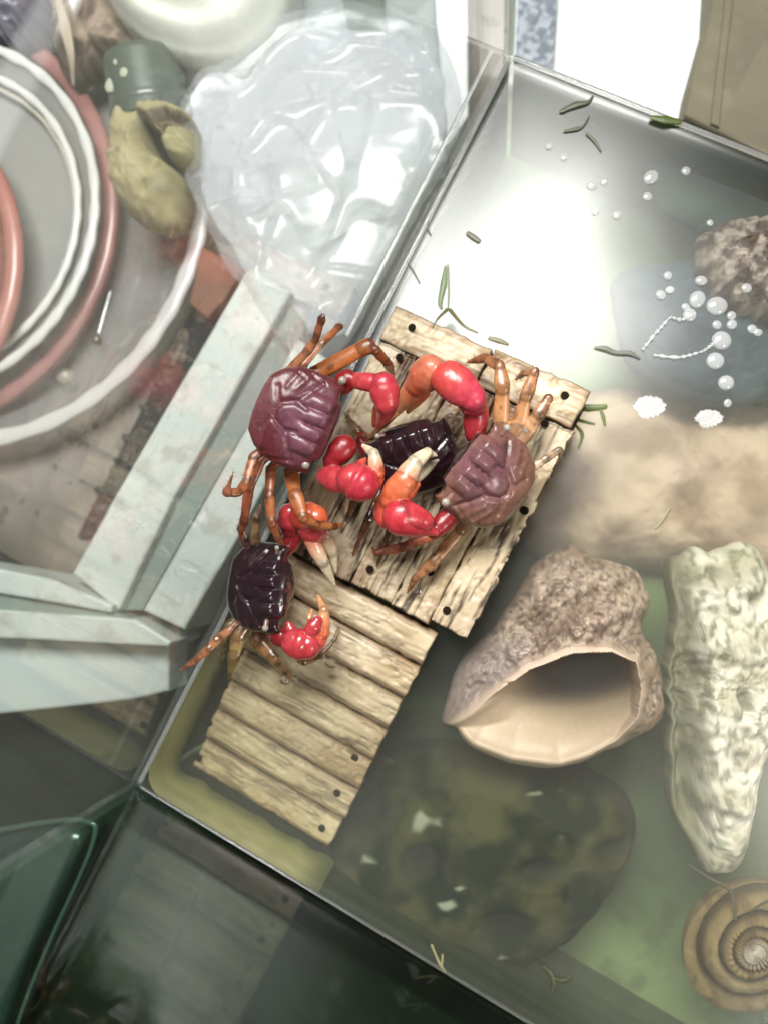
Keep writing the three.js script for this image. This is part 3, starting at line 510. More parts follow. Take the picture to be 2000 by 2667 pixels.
  obj('shank', tubeGeo([[290, 752, -0.071, 4], [272, 820, -0.071, 6], [256, 878, -0.071, 6]], { seg: 20, sides: 10 }), std([0.75, 0.76, 0.74], 0.25, { metalness: 1 }), nl);
  obj('nail_head', tubeGeo([[256, 878, -0.071, 13], [252, 892, -0.071, 14]], { seg: 8, sides: 12 }), std([0.16, 0.14, 0.10], 0.4, { metalness: 0.8 }), nl);
  tag(obj('floor_blob', lumpGeo([[150, 975], [165, 960], [185, 965], [195, 985], [180, 1005], [158, 1000]], -0.072, { up: 0.004, down: 0.005, rings: 20, spokes: 40, wobble: 0.3 }), soft([0.34, 0.31, 0.26])), 'small pale crumb on the ground inside the largest clear dish', 'crumb');
  // jar with a rag spilling out
  const jar = thing('green_jar', 'dark green jar lying on its side with a khaki rag at its mouth', 'jar');
  const ax0 = at(372, 150, -0.042), ax1 = at(404, 325, -0.046), R = pxm(114, -0.044);
  const dir = ax1.clone().sub(ax0), L = dir.length(), prof = [[0.0001, 0], [R * 0.8, 0], [R * 0.97, L * 0.06], [R, L * 0.15], [R, L * 0.72], [R * 1.04, L * 0.76], [R * 1.04, L * 0.84], [R * 0.98, L * 0.86], [R * 0.98, L], [R * 0.92, L], [R * 0.9, L * 0.9], [R * 0.9, L * 0.1], [0.0001, L * 0.09]].map(([a, b]) => new THREE.Vector2(a, b));
  const jb = obj('jar_body', new THREE.LatheGeometry(prof, 64), std([0.085, 0.105, 0.085], 0.35, { clearcoat: 0.4 }), jar);
  jb.position.copy(ax0); jb.quaternion.setFromUnitVectors(new THREE.Vector3(0, 1, 0), dir.clone().normalize());
  const patch = std([0.40, 0.42, 0.33], 0.7);
  for (const [x, y, a] of [[302, 222, 20], [345, 200, 14], [330, 172, 9]]) { const q = at(x, y, -0.042 + R * 0.55); const s = new THREE.SphereGeometry(pxm(a, -0.03), 14, 10); s.scale(1, 1, 1.3); const m = obj('paint_spot', s, patch, jar); const n = q.clone().sub(ax0), al = n.dot(dir) / (L * L), c = ax0.clone().addScaledVector(dir, al), o = q.clone().sub(c).normalize(); m.position.copy(c.addScaledVector(o, R * 0.98)); m.scale.set(1, 0.35, 1); }
  const rc = (x, y) => mix3([0.27, 0.24, 0.11], [0.38, 0.34, 0.19], fbm(x * 0.02, y * 0.02, 81, 4));
  const ragM = vcol(0.95, { sheen: 0.4 });
  const rag = obj('rag', mergeGeometries([
    lumpGeo([[318, 300], [345, 288], [385, 300], [402, 360], [425, 420], [462, 458], [492, 478], [486, 520], [470, 590], [432, 606], [395, 600], [350, 570], [318, 520], [300, 430], [304, 350]], -0.042, { up: 0.017, down: 0.02, rings: 50, spokes: 140, color: rc, wobble: 0.06, relief: (r, x, y) => ((ridged(x * 0.010 + y * 0.004, y * 0.005, 3, 3) - 0.5) * 0.010 + (fbm(x * 0.05, y * 0.05, 4, 3) - 0.5) * 0.003) * sst(1, 0.8, r) }),
    lumpGeo([[360, 290], [405, 272], [460, 282], [508, 318], [512, 370], [506, 420], [462, 428], [440, 400], [425, 360], [400, 330]], -0.032, { up: 0.010, down: 0.016, rings: 50, spokes: 140, color: (x, y, r) => mix3(rc(x, y), [0.10, 0.075, 0.045], sst(30, 6, Math.abs(polyDist([[430, 335], [450, 328], [500, 336], [455, 348], [440, 370]], x, y))) * 0.75), wobble: 0.08, relief: (r, x, y) => -0.008 * sst(24, 2, Math.abs(polyDist([[430, 335], [450, 328], [500, 336], [455, 348], [440, 370]], x, y))) + (ridged(x * 0.012, y * 0.02, 8, 3) - 0.5) * 0.005 * sst(1, 0.8, r) }),
  ]), ragM);
  tag(rag, 'crumpled khaki yellow rag hanging out of the dark green jar', 'rag');
  // dry brown paper and dark bag behind the coil
  tag(obj('dry_leaf', lumpGeo([[140, -60], [230, -80], [300, 0], [330, 80], [365, 140], [320, 170], [270, 190], [235, 215], [200, 235], [175, 200], [160, 100]], -0.055, { up: 0.012, down: 0.01, rings: 50, spokes: 120, wobble: 0.2, color: (x, y) => mix3([0.10, 0.07, 0.05], [0.34, 0.26, 0.20], sst(0.35, 0.65, ridged(x * 0.02 + y * 0.01, y * 0.012, 91, 3))), relief: (r, x, y) => (ridged(x * 0.016 + y * 0.008, y * 0.008, 92, 3) - 0.5) * 0.016 * sst(1, 0.7, r) }), vcol(0.85)), 'crumpled dry brown leaf heap behind the dishes, upper left', 'dry leaf');
  tag(obj('dry_leaf', tubeGeo([[150, -10, -0.035, 8], [170, 70, -0.035, 18], [185, 140, -0.037, 12], [192, 225, -0.045, 4]], { squash: 0.2, seg: 40 }), std([0.42, 0.35, 0.27], 0.7)), 'single long pale dry leaf standing out of the brown heap', 'dry leaf');
  tag(obj('plastic_sack', lumpGeo([[-120, -40], [0, -60], [110, -30], [150, 40], [140, 100], [90, 150], [0, 130], [-100, 120]], -0.06, { up: 0.02, down: 0.01, rings: 50, spokes: 120, wobble: 0.15, color: (x, y) => mix3([0.10, 0.10, 0.13], [0.26, 0.26, 0.30], fbm(x * 0.02, y * 0.02, 95, 3)), relief: (r, x, y) => (ridged(x * 0.013, y * 0.013, 96, 3) - 0.5) * 0.018 * sst(1, 0.7, r) }), vcol(0.15, { clearcoat: 1 })), 'shiny dark grey plastic sack in the upper left corner', 'sack');
  // white basin
  tag(obj('white_basin', lumpGeo([[298, 0], [320, 62], [370, 122], [440, 168], [540, 195], [640, 185], [715, 130], [762, 60], [775, -40], [740, -180], [640, -260], [480, -270], [350, -200], [300, -90]], -0.045, { up: 0.026, down: 0.03, rings: 60, spokes: 160, power: 2.8, color: (x, y) => mix3([0.66, 0.68, 0.58], [0.74, 0.76, 0.68], fbm(x * 0.008, y * 0.008, 98, 3)), relief: (r, x, y) => 0.0015 * Math.sin(r * 18) * sst(1, 0.9, r) + (fbm(x * 0.006, y * 0.006, 97, 2) - 0.5) * 0.006 * sst(1, 0.8, r) }), vcol(0.3, { clearcoat: 0.6, clearcoatRoughness: 0.2 })), 'upturned rounded off white plastic basin at the top edge, left of the bag', 'basin');
  // grey boards behind the bag, white post
  tag(obj('grey_board', slabGeo(P(-0.06, [765, -260], [1180, -260], [1165, 420], [880, 420], [800, 150], [770, 0]), -0.06, 0.015, 0.001), std([0.34, 0.38, 0.38], 0.4)), 'pale grey board behind the clear bag', 'board');
  tag(obj('dark_strip', slabGeo(P(-0.054, [880, -260], [975, -260], [1022, 265], [962, 262], [905, 60], [893, 0]), -0.054, 0.005, 0.0006), std([0.10, 0.14, 0.12], 0.4)), 'dark grey green strip lying on the pale grey board behind the bag', 'strip');
  tag(obj('white_post', slabGeo(P(-0.045, [1118, -260], [1215, -260], [1219, 300], [1190, 345], [1165, 380], [1136, 60]), -0.045, 0.03, 0.001), std([0.86, 0.88, 0.88], 0.4)), 'bright white upright strip standing left of the back corner of the tank', 'post');
  // clear crumpled bag
  const bagOut = [[505, 235], [560, 180], [640, 205], [740, 95], [880, 70], [1010, 90], [1120, 140], [1160, 260], [1150, 400], [1085, 520], [1020, 640], [960, 760], [910, 850], [840, 880], [770, 850], [690, 780], [600, 640], [550, 560], [520, 470], [505, 390], [498, 310]];
  const bg = lumpGeo(bagOut, -0.044, {
    up: 0.007, down: 0.003, rings: 150, spokes: 380, power: 1.8, wobble: 0.05,
    relief: (r, x, y) => { const w = fbm(x * 0.006, y * 0.006, 101, 2) * 80, f = fbm(x * 0.004, y * 0.004, 103, 2); return ((f - 0.5) * 0.008 + Math.pow(ridged((x + w) * 0.004, (y - w) * 0.004, 107, 2), 7) * 0.005 + Math.pow(ridged((x * 0.4 + y + w) * 0.009, (y * 0.5 - x) * 0.0035, 109, 2), 8) * 0.003 + Math.pow(ridged(x * 0.014, (y + w) * 0.012, 111, 2), 8) * 0.0014) * sst(1, 0.7, r); },
  });
  tag(obj('plastic_bag', bg, std([0.95, 0.96, 0.98], 0.5, { transmission: 0.66, thickness: 0, ior: 1.4 })), 'big crumpled milky clear plastic bag lying against the left glass', 'plastic bag');
  const film = lumpGeo([[700, 60], [860, 10], [1010, 20], [1130, 70], [1190, 220], [1190, 360], [1100, 540], [1000, 720], [900, 900], [780, 930], [640, 760], [540, 600], [480, 430], [470, 300], [520, 190], [610, 150]], -0.036, { up: 0.008, down: 0.006, rings: 110, spokes: 320, wobble: 0.04, relief: (r, x, y) => (Math.pow(ridged(x * 0.006 + y * 0.002, y * 0.005, 131, 1), 16) * 0.0035 + Math.pow(ridged(x * 0.010 - y * 0.004, y * 0.006 + x * 0.003, 135, 1), 18) * 0.0028 + Math.pow(ridged(x * 0.003, y * 0.012, 137, 1), 20) * 0.002 + (fbm(x * 0.005, y * 0.005, 133, 2) - 0.5) * 0.004) * sst(1, 0.85, r) });
  tag(obj('plastic_bag', film, std([0.96, 0.97, 0.98], 0.16, { transmission: 0.90, thickness: 0, ior: 1.4 })), 'thin clear wrinkled plastic bag spread over the milky one up to the grey board', 'plastic bag');
}
// ---------------------------------------------------------------- outside, seen through the back glass
{
  tag(obj('white_sheet', slabGeo(P(-0.07, [1450, -260], [1960, -260], [1860, 0], [1790, 300], [1700, 420], [1430, 250], [1446, 0]), -0.07, 0.006, 0.0008), std([0.86, 0.86, 0.85], 0.6)), 'bright white sheet on the ground behind the back glass', 'sheet');
  const t = tex(256, (u, v) => mix3([0.17, 0.19, 0.23], [0.40, 0.43, 0.48], sst(0.3, 0.7, fbm(u * 40, v * 40, 111, 4))));
  t.repeat.set(14, 14);
  tag(obj('speckled_tile', slabGeo(P(-0.066, [1343, -260], [1445, -260], [1452, 0], [1436, 250], [1335, 200], [1343, 0]), -0.066, 0.008, 0.0008), new THREE.MeshPhysicalMaterial({ map: t, roughness: 0.3 })), 'blue grey speckled stone tile behind the back corner of the tank', 'tile');
  const tb = tex(256, (u, v) => mix3([0.12, 0.10, 0.065], [0.22, 0.185, 0.125], fbm(u * 5, v * 12, 115, 4)));
  tb.repeat.set(8, 8);
  const box = thing('brown_box', 'worn brown box behind the back glass at the upper right corner', 'box');
  obj('box_top', slabGeo(P(-0.052, [1865, -260], [2300, -260], [2300, 560], [2050, 430], [1782, 300], [1800, 200], [1850, 20]), -0.052, 0.02, 0.0015), new THREE.MeshPhysicalMaterial({ map: tb, roughness: 0.7 }), box);
  obj('box_strap', slabGeo(P(-0.0505, [1918, -260], [1940, -260], [1890, 150], [1872, 330], [1850, 320], [1870, 150]), -0.0505, 0.0015, 0.0004), std([0.16, 0.135, 0.09], 0.6), box);
}
// ---------------------------------------------------------------- outside, below the front glass
{
  const gl = new THREE.MeshPhysicalMaterial({ color: new THREE.Color().setRGB(0.30, 0.45, 0.38), transmission: 0.75, thickness: 0, roughness: 0.03, ior: 1.5 });
  const g = thing('glass_tray', 'dark teal glass tray in the bottom left corner outside the tank', 'tray');
  obj('tray_body', lumpGeo([[-300, 2180], [0, 2160], [180, 2135], [245, 2150], [240, 2200], [180, 2330], [100, 2500], [30, 2700], [-60, 2900], [-300, 2900]], -0.05, { up: 0.012, down: 0.016, rings: 40, spokes: 160, power: 6 }), std([0.030, 0.052, 0.043], 0.25, { clearcoat: 0.5, clearcoatRoughness: 0.1 }), g);
  obj('tray_rim', tubeGeo([[-100, 2175, -0.044, 8], [0, 2162, -0.044, 8], [120, 2142, -0.044, 8], [210, 2136, -0.044, 7], [248, 2150, -0.044, 7], [244, 2190, -0.044, 6], [205, 2290, -0.044, 5], [140, 2430, -0.044, 5], [70, 2600, -0.044, 5], [30, 2720, -0.044, 5]], { seg: 120 }), gl, g);
  tag(obj('edge_reflection', slabGeo(P(FLOOR + 0.0085, [535, 2260], [548, 2266], [352, 2680], [332, 2676]), FLOOR + 0.0085, 0.0005, 0.0001), std([0.006, 0.008, 0.006], 0.6)), 'thin dark seam across the wet mat below the front glass', 'reflection');  // dark strip painted for the platform edge mirrored in the front glass
}

// ---------------------------------------------------------------- crabs
const crabMat = vcol(0.36, { clearcoat: 0.4, clearcoatRoughness: 0.22 }), wetMat = vcol(0.30, { clearcoat: 0.9, clearcoatRoughness: 0.10 });
const eyeMat = std([0.40, 0.36, 0.31], 0.15, { clearcoat: 1, clearcoatRoughness: 0.03 }), stalkMat = std([0.25, 0.12, 0.10], 0.35, { clearcoat: 0.8 }), hairMat = std([0.07, 0.035, 0.02], 0.7);
const OUTL = [[0, 0.74], [0.30, 0.76], [0.55, 0.73], [0.62, 0.63], [0.76, 0.60], [0.90, 0.66], [0.985, 0.42], [1.0, 0.10], [0.965, -0.25], [0.80, -0.55], [0.56, -0.76], [0.25, -0.80], [0, -0.81]];
const CARA = [...OUTL, ...OUTL.slice(1, -1).reverse().map(([x, y]) => [-x, y])];
const segD = (ax, ay, bx, by, x, y) => { const ex = bx - ax, ey = by - ay, t = clamp(((x - ax) * ex + (y - ay) * ey) / (ex * ex + ey * ey)); return Math.hypot(x - ax - ex * t, y - ay - ey * t); };
function shellTop(X, F) {                       // the carapace's upper relief, half width = 1
  const a = Math.abs(X);
  let h = 0.40 - 0.17 * X * X - 0.10 * Math.pow(a, 4) - (F < 0 ? 0.24 : 0.10) * F * F;
  for (const x0 of [0.15, 0.445]) { const b = Math.sqrt(Math.max(0, 1 - Math.pow((a - x0) / 0.15, 2))); h += 0.10 * b * sst(-0.05, 0.42, F) * sst(0.69, 0.56, F); }
  h -= 0.10 * sst(0.55, 0.72, F) * sst(0.75, 0.5, a);
  h -= 0.030 * Math.exp(-Math.pow(X / 0.03, 2)) * sst(0.0, 0.25, F) * sst(0.66, 0.5, F);
  let d = Math.min(segD(0.24, 0.14, 0.30, -0.08, a, F), segD(0.30, -0.08, 0.17, -0.33, a, F), segD(0.17, -0.33, 0, -0.40, a, F));
  h -= 0.060 * Math.exp(-Math.pow(d / 0.05, 2));
  d = Math.min(segD(0.30, -0.06, 0.56, 0.10, a, F), segD(0.56, 0.10, 0.80, 0.24, a, F));
  h -= 0.052 * Math.exp(-Math.pow(d / 0.05, 2));
  d = segD(0.20, -0.42, 0.42, -0.52, a, F); h -= 0.03 * Math.exp(-Math.pow(d / 0.05, 2));
  h += 0.020 * Math.exp(-Math.pow(segD(0.50, -0.18, 0.9, -0.02, a, F) / 0.05, 2)) + 0.018 * Math.exp(-Math.pow(segD(0.48, -0.36, 0.84, -0.26, a, F) / 0.045, 2));
  h += 0.014 * Math.sin(a * 42 + F * 14) * sst(0.72, 0.86, a) * sst(0.5, 0.2, F) ;
  return h + (fbm(X * 4, F * 4, 6, 2) - 0.5) * 0.03 + (noise(X * 26, F * 26, 3) - 0.5) * 0.004;
}
const smax = (a, b, k) => { const h = Math.max(k - Math.abs(a - b), 0) / k; return Math.max(a, b) + h * h * k * 0.25; };
const smin = (a, b, k) => -smax(-a, -b, k);

function makeCrab(spec) {
  const V = (p) => at(p[0], p[1], p[2]);
  const c = V(spec.centre), hw = pxm(spec.half, spec.centre[2]);
  // frame: forward from two photo points in the level plane, pitched up; roll lifts one side
  const f0 = at(spec.front[0], spec.front[1], spec.centre[2]).sub(c).setY(0).normalize(), up0 = new THREE.Vector3(0, 1, 0);
  const lat0 = new THREE.Vector3().crossVectors(f0, up0).normalize();
  const q = new THREE.Quaternion().setFromAxisAngle(lat0, spec.pitch).multiply(new THREE.Quaternion().setFromAxisAngle(f0, spec.roll ?? 0));
  const Fv = f0.clone().applyQuaternion(q), Nv = up0.clone().applyQuaternion(q), Lv = lat0.clone().applyQuaternion(q);
  const prims = [];
  prims.push({ // carapace and underside
    box: [c.clone().addScalar(-hw * 1.25), c.clone().addScalar(hw * 1.25)],
    d(x, y, z) {
      const px = (x - c.x) / hw, py = (y - c.y) / hw, pz = (z - c.z) / hw;
      const X = px * Lv.x + py * Lv.y + pz * Lv.z, F = px * Fv.x + py * Fv.y + pz * Fv.z, N = px * Nv.x + py * Nv.y + pz * Nv.z;
      if (X * X + F * F > 2.2 || Math.abs(N) > 1) return hw * 0.4;
      const d2 = polyDist(CARA, X, F);
      const top = d2 > 0.25 ? 0.1 : shellTop(X, F);
      const shell = smax(smax(d2, (N - top) * 0.9, 0.13), (0.02 - 0.12 * F * F - N) * 0.8, 0.10);
      const e = (X / 0.80) ** 2 + ((F - 0.02) / 0.74) ** 2 + ((N + 0.06) / 0.40) ** 2, under = (Math.sqrt(e) - 1) * 0.38;
      return smin(shell, under, 0.05) * hw;
    },
    col(x, y, z) {
      const px = (x - c.x) / hw, py = (y - c.y) / hw, pz = (z - c.z) / hw;
      const X = px * Lv.x + py * Lv.y + pz * Lv.z, F = px * Fv.x + py * Fv.y + pz * Fv.z, N = px * Nv.x + py * Nv.y + pz * Nv.z;
      const top = shellTop(X, F), n = fbm(X * 4 + 7, F * 4, spec.seed, 3);
      let k = mix3(spec.shell[0], spec.shell[1], clamp(sst(0.25, 0.95, Math.hypot(X * 0.85, (F - 0.25) * 1.05)) + (n - 0.5) * 0.7));
      { const m = sst(0.50, 0.68, fbm(X * 13, F * 13, spec.seed + 5, 3)); k = k.map((v) => v * (1.08 - 0.25 * m)); if (noise(X * 40, F * 40, spec.seed) > 0.86) k = k.map((v) => v * 1.25); }
      k = mix3(k, spec.face, sst(0.02, -0.10, N - top + 0.16));
      if (F > 0.6 && N < top - 0.06) k = mix3(spec.face, [0.02, 0.01, 0.01], sst(0.45, 0.6, noise(X * 14, N * 14, 5)));
      return k;
    },
  });
  const addSeg = (a, b, r0, r1, color, flat = 0, k = 0.00045, bump = 0) => {
    const A = a.isVector3 ? a : V(a), B = b.isVector3 ? b : V(b), ba = B.clone().sub(A), L2 = ba.lengthSq() + 1e-12, rm = Math.max(r0, r1) * 1.15 + 0.0008;
    const n = new THREE.Vector3().crossVectors(ba, new THREE.Vector3().crossVectors(up0, ba)).normalize();   // thin axis, roughly upward
    prims.push({
      box: [A.clone().min(B).addScalar(-rm), A.clone().max(B).addScalar(rm)], k, leg: flat > 0 ? { A, B, r0, r1 } : null,
      d(x, y, z) {
        const qx = x - A.x, qy = y - A.y, qz = z - A.z, t = clamp((qx * ba.x + qy * ba.y + qz * ba.z) / L2);
        let ex = qx - ba.x * t, ey = qy - ba.y * t, ez = qz - ba.z * t; const en = ex * n.x + ey * n.y + ez * n.z, s = Math.abs(flat);
        ex += n.x * en * s; ey += n.y * en * s; ez += n.z * en * s;
        let r = mix(r0, r1, t); if (flat > 0) r *= 1 + 0.10 * Math.sin(Math.pow(t, 0.7) * 3.14); else if (flat < 0) r *= 1 + 0.14 * Math.sin(t * 3.14); if (bump) r += bump * (noise(x * 1800, y * 1800, z * 1800) - 0.5);
        return (Math.sqrt(ex * ex + ey * ey + ez * ez) - r) / (1 + s * 0.4);
      },
      col(x, y, z) { const t = clamp(((x - A.x) * ba.x + (y - A.y) * ba.y + (z - A.z) * ba.z) / L2), m = noise(x * 700, y * 700, z * 700); const cc = Array.isArray(color[0]) ? mix3(color[0], color[1], t) : color; const sp = noise(x * 2600, y * 2600, z * 2600) > 0.80 ? 1.22 : 1, bl = flat > 0 ? 1 - 0.55 * sst(0.55, 0.75, fbm(x * 420, y * 420, z * 420 + 9, 2)) : 1; return cc.map((v, i) => Math.min(0.85, (v + (flat < 0 ? 0.012 * m : 0)) * (0.80 + 0.36 * m) * sp * bl)); },
    });
  };
  const px2 = (r, h) => pxm(r, h);
  for (const leg of spec.legs) {                 // each leg: points [x, y, h, r], from body outwards
    const p0 = V(leg.pts[0]), root = p0.clone().lerp(c, 0.45); root.y = Math.min(root.y, p0.y) - 0.002;
    const col = (leg.col ?? [0.38, 0.115, 0.045]).map((v, i) => v * [1.5, 1.55, 1.4][i]), r00 = px2(leg.pts[0][3], leg.pts[0][2]);
    addSeg(root, p0, r00 * 0.8, r00 * 0.9, mix3(col, spec.face, 0.5), 0.3);
    for (let i = 0; i + 1 < leg.pts.length; i++) {
      const a = leg.pts[i], b = leg.pts[i + 1], A = V(a), B = V(b), d = B.clone().sub(A), e0 = i ? 0.10 : 0, e1 = 0.08;
      const ca = mix3(col, leg.tip ?? [0.24, 0.065, 0.03], i / (leg.pts.length - 1)), cb = mix3(col, leg.tip ?? [0.24, 0.065, 0.03], (i + 1) / (leg.pts.length - 1));
      addSeg(A.clone().addScaledVector(d, e0), B.clone().addScaledVector(d, -e1), px2(a[3] * 0.92, a[2]), px2(b[3] * 0.8, b[2]), [ca, cb], 0.85, 0.0005);
      if (i + 2 < leg.pts.length) addSeg(B.clone().addScaledVector(d, -e1 * 1.2), B.clone().addScaledVector(d, e1 * 0.3), px2(b[3] * 0.78, b[2]), px2(b[3] * 0.74, b[2]), cb.map((v) => v * 0.8), 0.6, 0.0004);
    }
  }
  for (const s of spec.claws) addSeg(s.a, s.b ?? [s.a[0] + 1, s.a[1] + 1, s.a[2]], px2(s.r[0], s.a[2]), px2(s.r[1] ?? s.r[0], (s.b ?? s.a)[2]), s.col, -0.22, s.k ?? 0.00035, s.bump ?? 0.00014);
  // sample all of it on one grid and mesh it as one skin
  const cell = 0.00038, lo = new THREE.Vector3(1, 1, 1), hi = new THREE.Vector3(-1, -1, -1);
  for (const p of prims) { lo.min(p.box[0]); hi.max(p.box[1]); }
  lo.subScalar(cell * 4); hi.addScalar(cell * 4);
  const nx = Math.ceil((hi.x - lo.x) / cell), ny = Math.ceil((hi.y - lo.y) / cell), nz = Math.ceil((hi.z - lo.z) / cell), field = new Float32Array(nx * ny * nz).fill(0.004);
  const range = (p) => [0, 1, 2].map((a) => { const k = ['x', 'y', 'z'][a], n = [nx, ny, nz][a]; return [Math.max(0, Math.floor((p.box[0][k] - lo[k]) / cell) - 2), Math.min(n - 1, Math.ceil((p.box[1][k] - lo[k]) / cell) + 2)]; });
  for (const p of prims) {
    const [rx, ry, rz] = range(p);
    for (let k = rz[0]; k <= rz[1]; k++) for (let j = ry[0]; j <= ry[1]; j++) for (let i = rx[0]; i <= rx[1]; i++) {
      const n = i + nx * (j + ny * k); field[n] = smin(field[n], p.d(lo.x + i * cell, lo.y + j * cell, lo.z + k * cell), p.k ?? 0.0005);
    }
  }
  const { pos, idx } = netMesh(field, nx, ny, nz, lo.toArray(), cell), col = [];
  for (let v = 0; v < pos.length; v += 3) {
    const x = pos[v], y = pos[v + 1], z = pos[v + 2]; let best = 1, b = null, s2 = 1, b2 = null;
    for (const p of prims) { if (x < p.box[0].x || y < p.box[0].y || z < p.box[0].z || x > p.box[1].x || y > p.box[1].y || z > p.box[1].z) continue; const d = p.d(x, y, z); if (d < best) { s2 = best; b2 = b; best = d; b = p; } else if (d < s2) { s2 = d; b2 = p; } }
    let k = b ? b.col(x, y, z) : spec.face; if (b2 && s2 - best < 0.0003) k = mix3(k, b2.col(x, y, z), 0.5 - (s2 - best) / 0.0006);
    if (b2 && s2 - best < 0.00030 && b !== prims[0]) k = k.map((q) => q * (0.5 + 0.5 * (s2 - best) / 0.0003));  // shade in the joint creases, darkened in the vertex colour
    col.push(...k);
  }
  const T = thing('crab', spec.label, 'crab');
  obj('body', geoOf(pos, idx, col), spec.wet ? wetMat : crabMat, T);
  for (const e of spec.eyes) {
    const p = V(e), r = pxm((e[3] ?? 12) * 0.82, e[2]), base = p.clone().addScaledVector(Lv, Math.sign(c.clone().sub(p).dot(Lv)) * r * 1.8).addScaledVector(Fv, -r * 0.3).addScaledVector(Nv, -r * 0.6);
    const g = new THREE.CapsuleGeometry(r * 0.75, base.distanceTo(p), 6, 14), m = obj('eye_stalk', g, stalkMat, T);
    m.position.copy(base).lerp(p, 0.5); m.quaternion.setFromUnitVectors(up0, p.clone().sub(base).normalize());
    const ey = obj('eye', new THREE.SphereGeometry(r, 24, 16), eyeMat, m); ey.position.set(0, base.distanceTo(p) / 2 + r * 0.25, 0);
  }
  const hairs = [];
  for (const p of prims) if (p.leg && p.leg.r0 < 0.0021) {
    const { A, B, r0, r1 } = p.leg, n = Math.round(A.distanceTo(B) / 0.0007), side = new THREE.Vector3().crossVectors(B.clone().sub(A), up0).normalize();
    for (let i = 0; i < n; i++) {
      const t = rnd(), s = rnd() < 0.5 ? 1 : -1, r = mix(r0, r1, t), l = 0.0007 + rnd() * 0.0011, g = new THREE.ConeGeometry(0.00008, l, 4);
      const d = side.clone().multiplyScalar(s).addScaledVector(up0, rnd() * 0.8 - 0.1).addScaledVector(B.clone().sub(A).normalize(), 0.5).normalize();
      g.translate(0, l / 2, 0); g.applyQuaternion(new THREE.Quaternion().setFromUnitVectors(up0, d)); const o = A.clone().lerp(B, t).addScaledVector(d, r * 0.8); g.translate(o.x, o.y, o.z); hairs.push(g);
    }
  }
  if (hairs.length) tag(obj('bristles', hairs, hairMat, T), null, null, null, 'stuff');
  return T;
}
const RED = [0.56, 0.042, 0.055], DEEP = [0.30, 0.008, 0.014], ORANGE = [0.66, 0.12, 0.045], PEACH = [0.72, 0.34, 0.16], CREAM = [0.80, 0.66, 0.45], LEG = [0.46, 0.14, 0.055], TAN = [0.30, 0.17, 0.07];

makeCrab({ // large purple crab, upper left, leaning on the glass
  label: 'large mauve purple crab at the upper left, leaning on the glass', seed: 3,
  centre: [772, 1088, 0.040], front: [872, 1130], half: 140, pitch: -0.22, roll: 0.10, shell: [[0.19, 0.068, 0.10], [0.135, 0.022, 0.026]], face: [0.075, 0.028, 0.026],
  eyes: [[891, 993, 0.040, 14], [797, 1208, 0.040, 14]],
  legs: [
    { pts: [[820, 975, 0.034, 24], [955, 902, 0.036, 26], [978, 912, 0.036, 15], [1008, 945, 0.030, 15], [1028, 985, 0.018, 4]], col: [0.36, 0.105, 0.03] },
    { pts: [[752, 968, 0.038, 14], [803, 912, 0.042, 15], [822, 885, 0.044, 12], [838, 832, 0.048, 13], [846, 815, 0.049, 3]], col: [0.40, 0.15, 0.075] },
    { pts: [[790, 950, 0.034, 12], [840, 893, 0.034, 12], [884, 850, 0.030, 12], [895, 846, 0.028, 3]] },
    { pts: [[662, 1190, 0.040, 15], [640, 1262, 0.042, 16], [622, 1282, 0.044, 14], [590, 1284, 0.046, 13], [602, 1250, 0.047, 5], [612, 1216, 0.048, 2]] },
    { pts: [[680, 1200, 0.034, 15], [650, 1270, 0.034, 16], [636, 1358, 0.030, 14], [628, 1385, 0.028, 8], [624, 1412, 0.026, 2]], col: [0.36, 0.09, 0.04] },
    { pts: [[706, 1222, 0.030, 15], [702, 1290, 0.032, 15], [708, 1362, 0.032, 15], [724, 1402, 0.029, 11], [742, 1424, 0.027, 3]] },
    { pts: [[758, 1230, 0.030, 22], [770, 1290, 0.033, 22], [790, 1348, 0.034, 17], [826, 1366, 0.031, 12], [872, 1372, 0.026, 11], [900, 1362, 0.022, 3]], col: [0.38, 0.11, 0.035], tip: [0.36, 0.13, 0.04] },
  ],
  claws: [
    { a: [880, 1010, 0.034], b: [905, 990, 0.036], r: [24, 30], col: DEEP }, { a: [900, 988, 0.036], b: [968, 996, 0.038], r: [15, 26], col: [[0.5, 0.05, 0.04], RED] },
    { a: [998, 1004, 0.038], b: [1006, 1046, 0.037], r: [37, 34], col: [[0.50, 0.03, 0.05], RED], k: 0.0003 }, { a: [1010, 1062, 0.034], b: [984, 1112, 0.027], r: [25, 8], col: [RED, [0.62, 0.07, 0.05]] }, { a: [985, 1065, 0.029], b: [974, 1108, 0.025], r: [15, 7], col: ORANGE },
    { a: [865, 1200, 0.034], b: [895, 1165, 0.034], r: [26, 36], col: DEEP }, { a: [850, 1240, 0.034], b: [888, 1252, 0.036], r: [28, 34], col: RED, k: 0.0003 },
    { a: [920, 1250, 0.038], b: [940, 1260, 0.038], r: [44, 48], col: [RED, [0.54, 0.026, 0.05]], k: 0.0003 }, { a: [974, 1258, 0.034], b: [985, 1226, 0.036], r: [22, 17], col: [RED, ORANGE] }, { a: [982, 1230, 0.036], b: [974, 1182, 0.036], r: [20, 15], col: [ORANGE, CREAM] }, { a: [974, 1182, 0.036], b: [946, 1160, 0.034], r: [14, 6], col: CREAM },
    { a: [935, 1215, 0.036], b: [952, 1195, 0.034], r: [16, 6], col: [RED, ORANGE] },
  ],
});
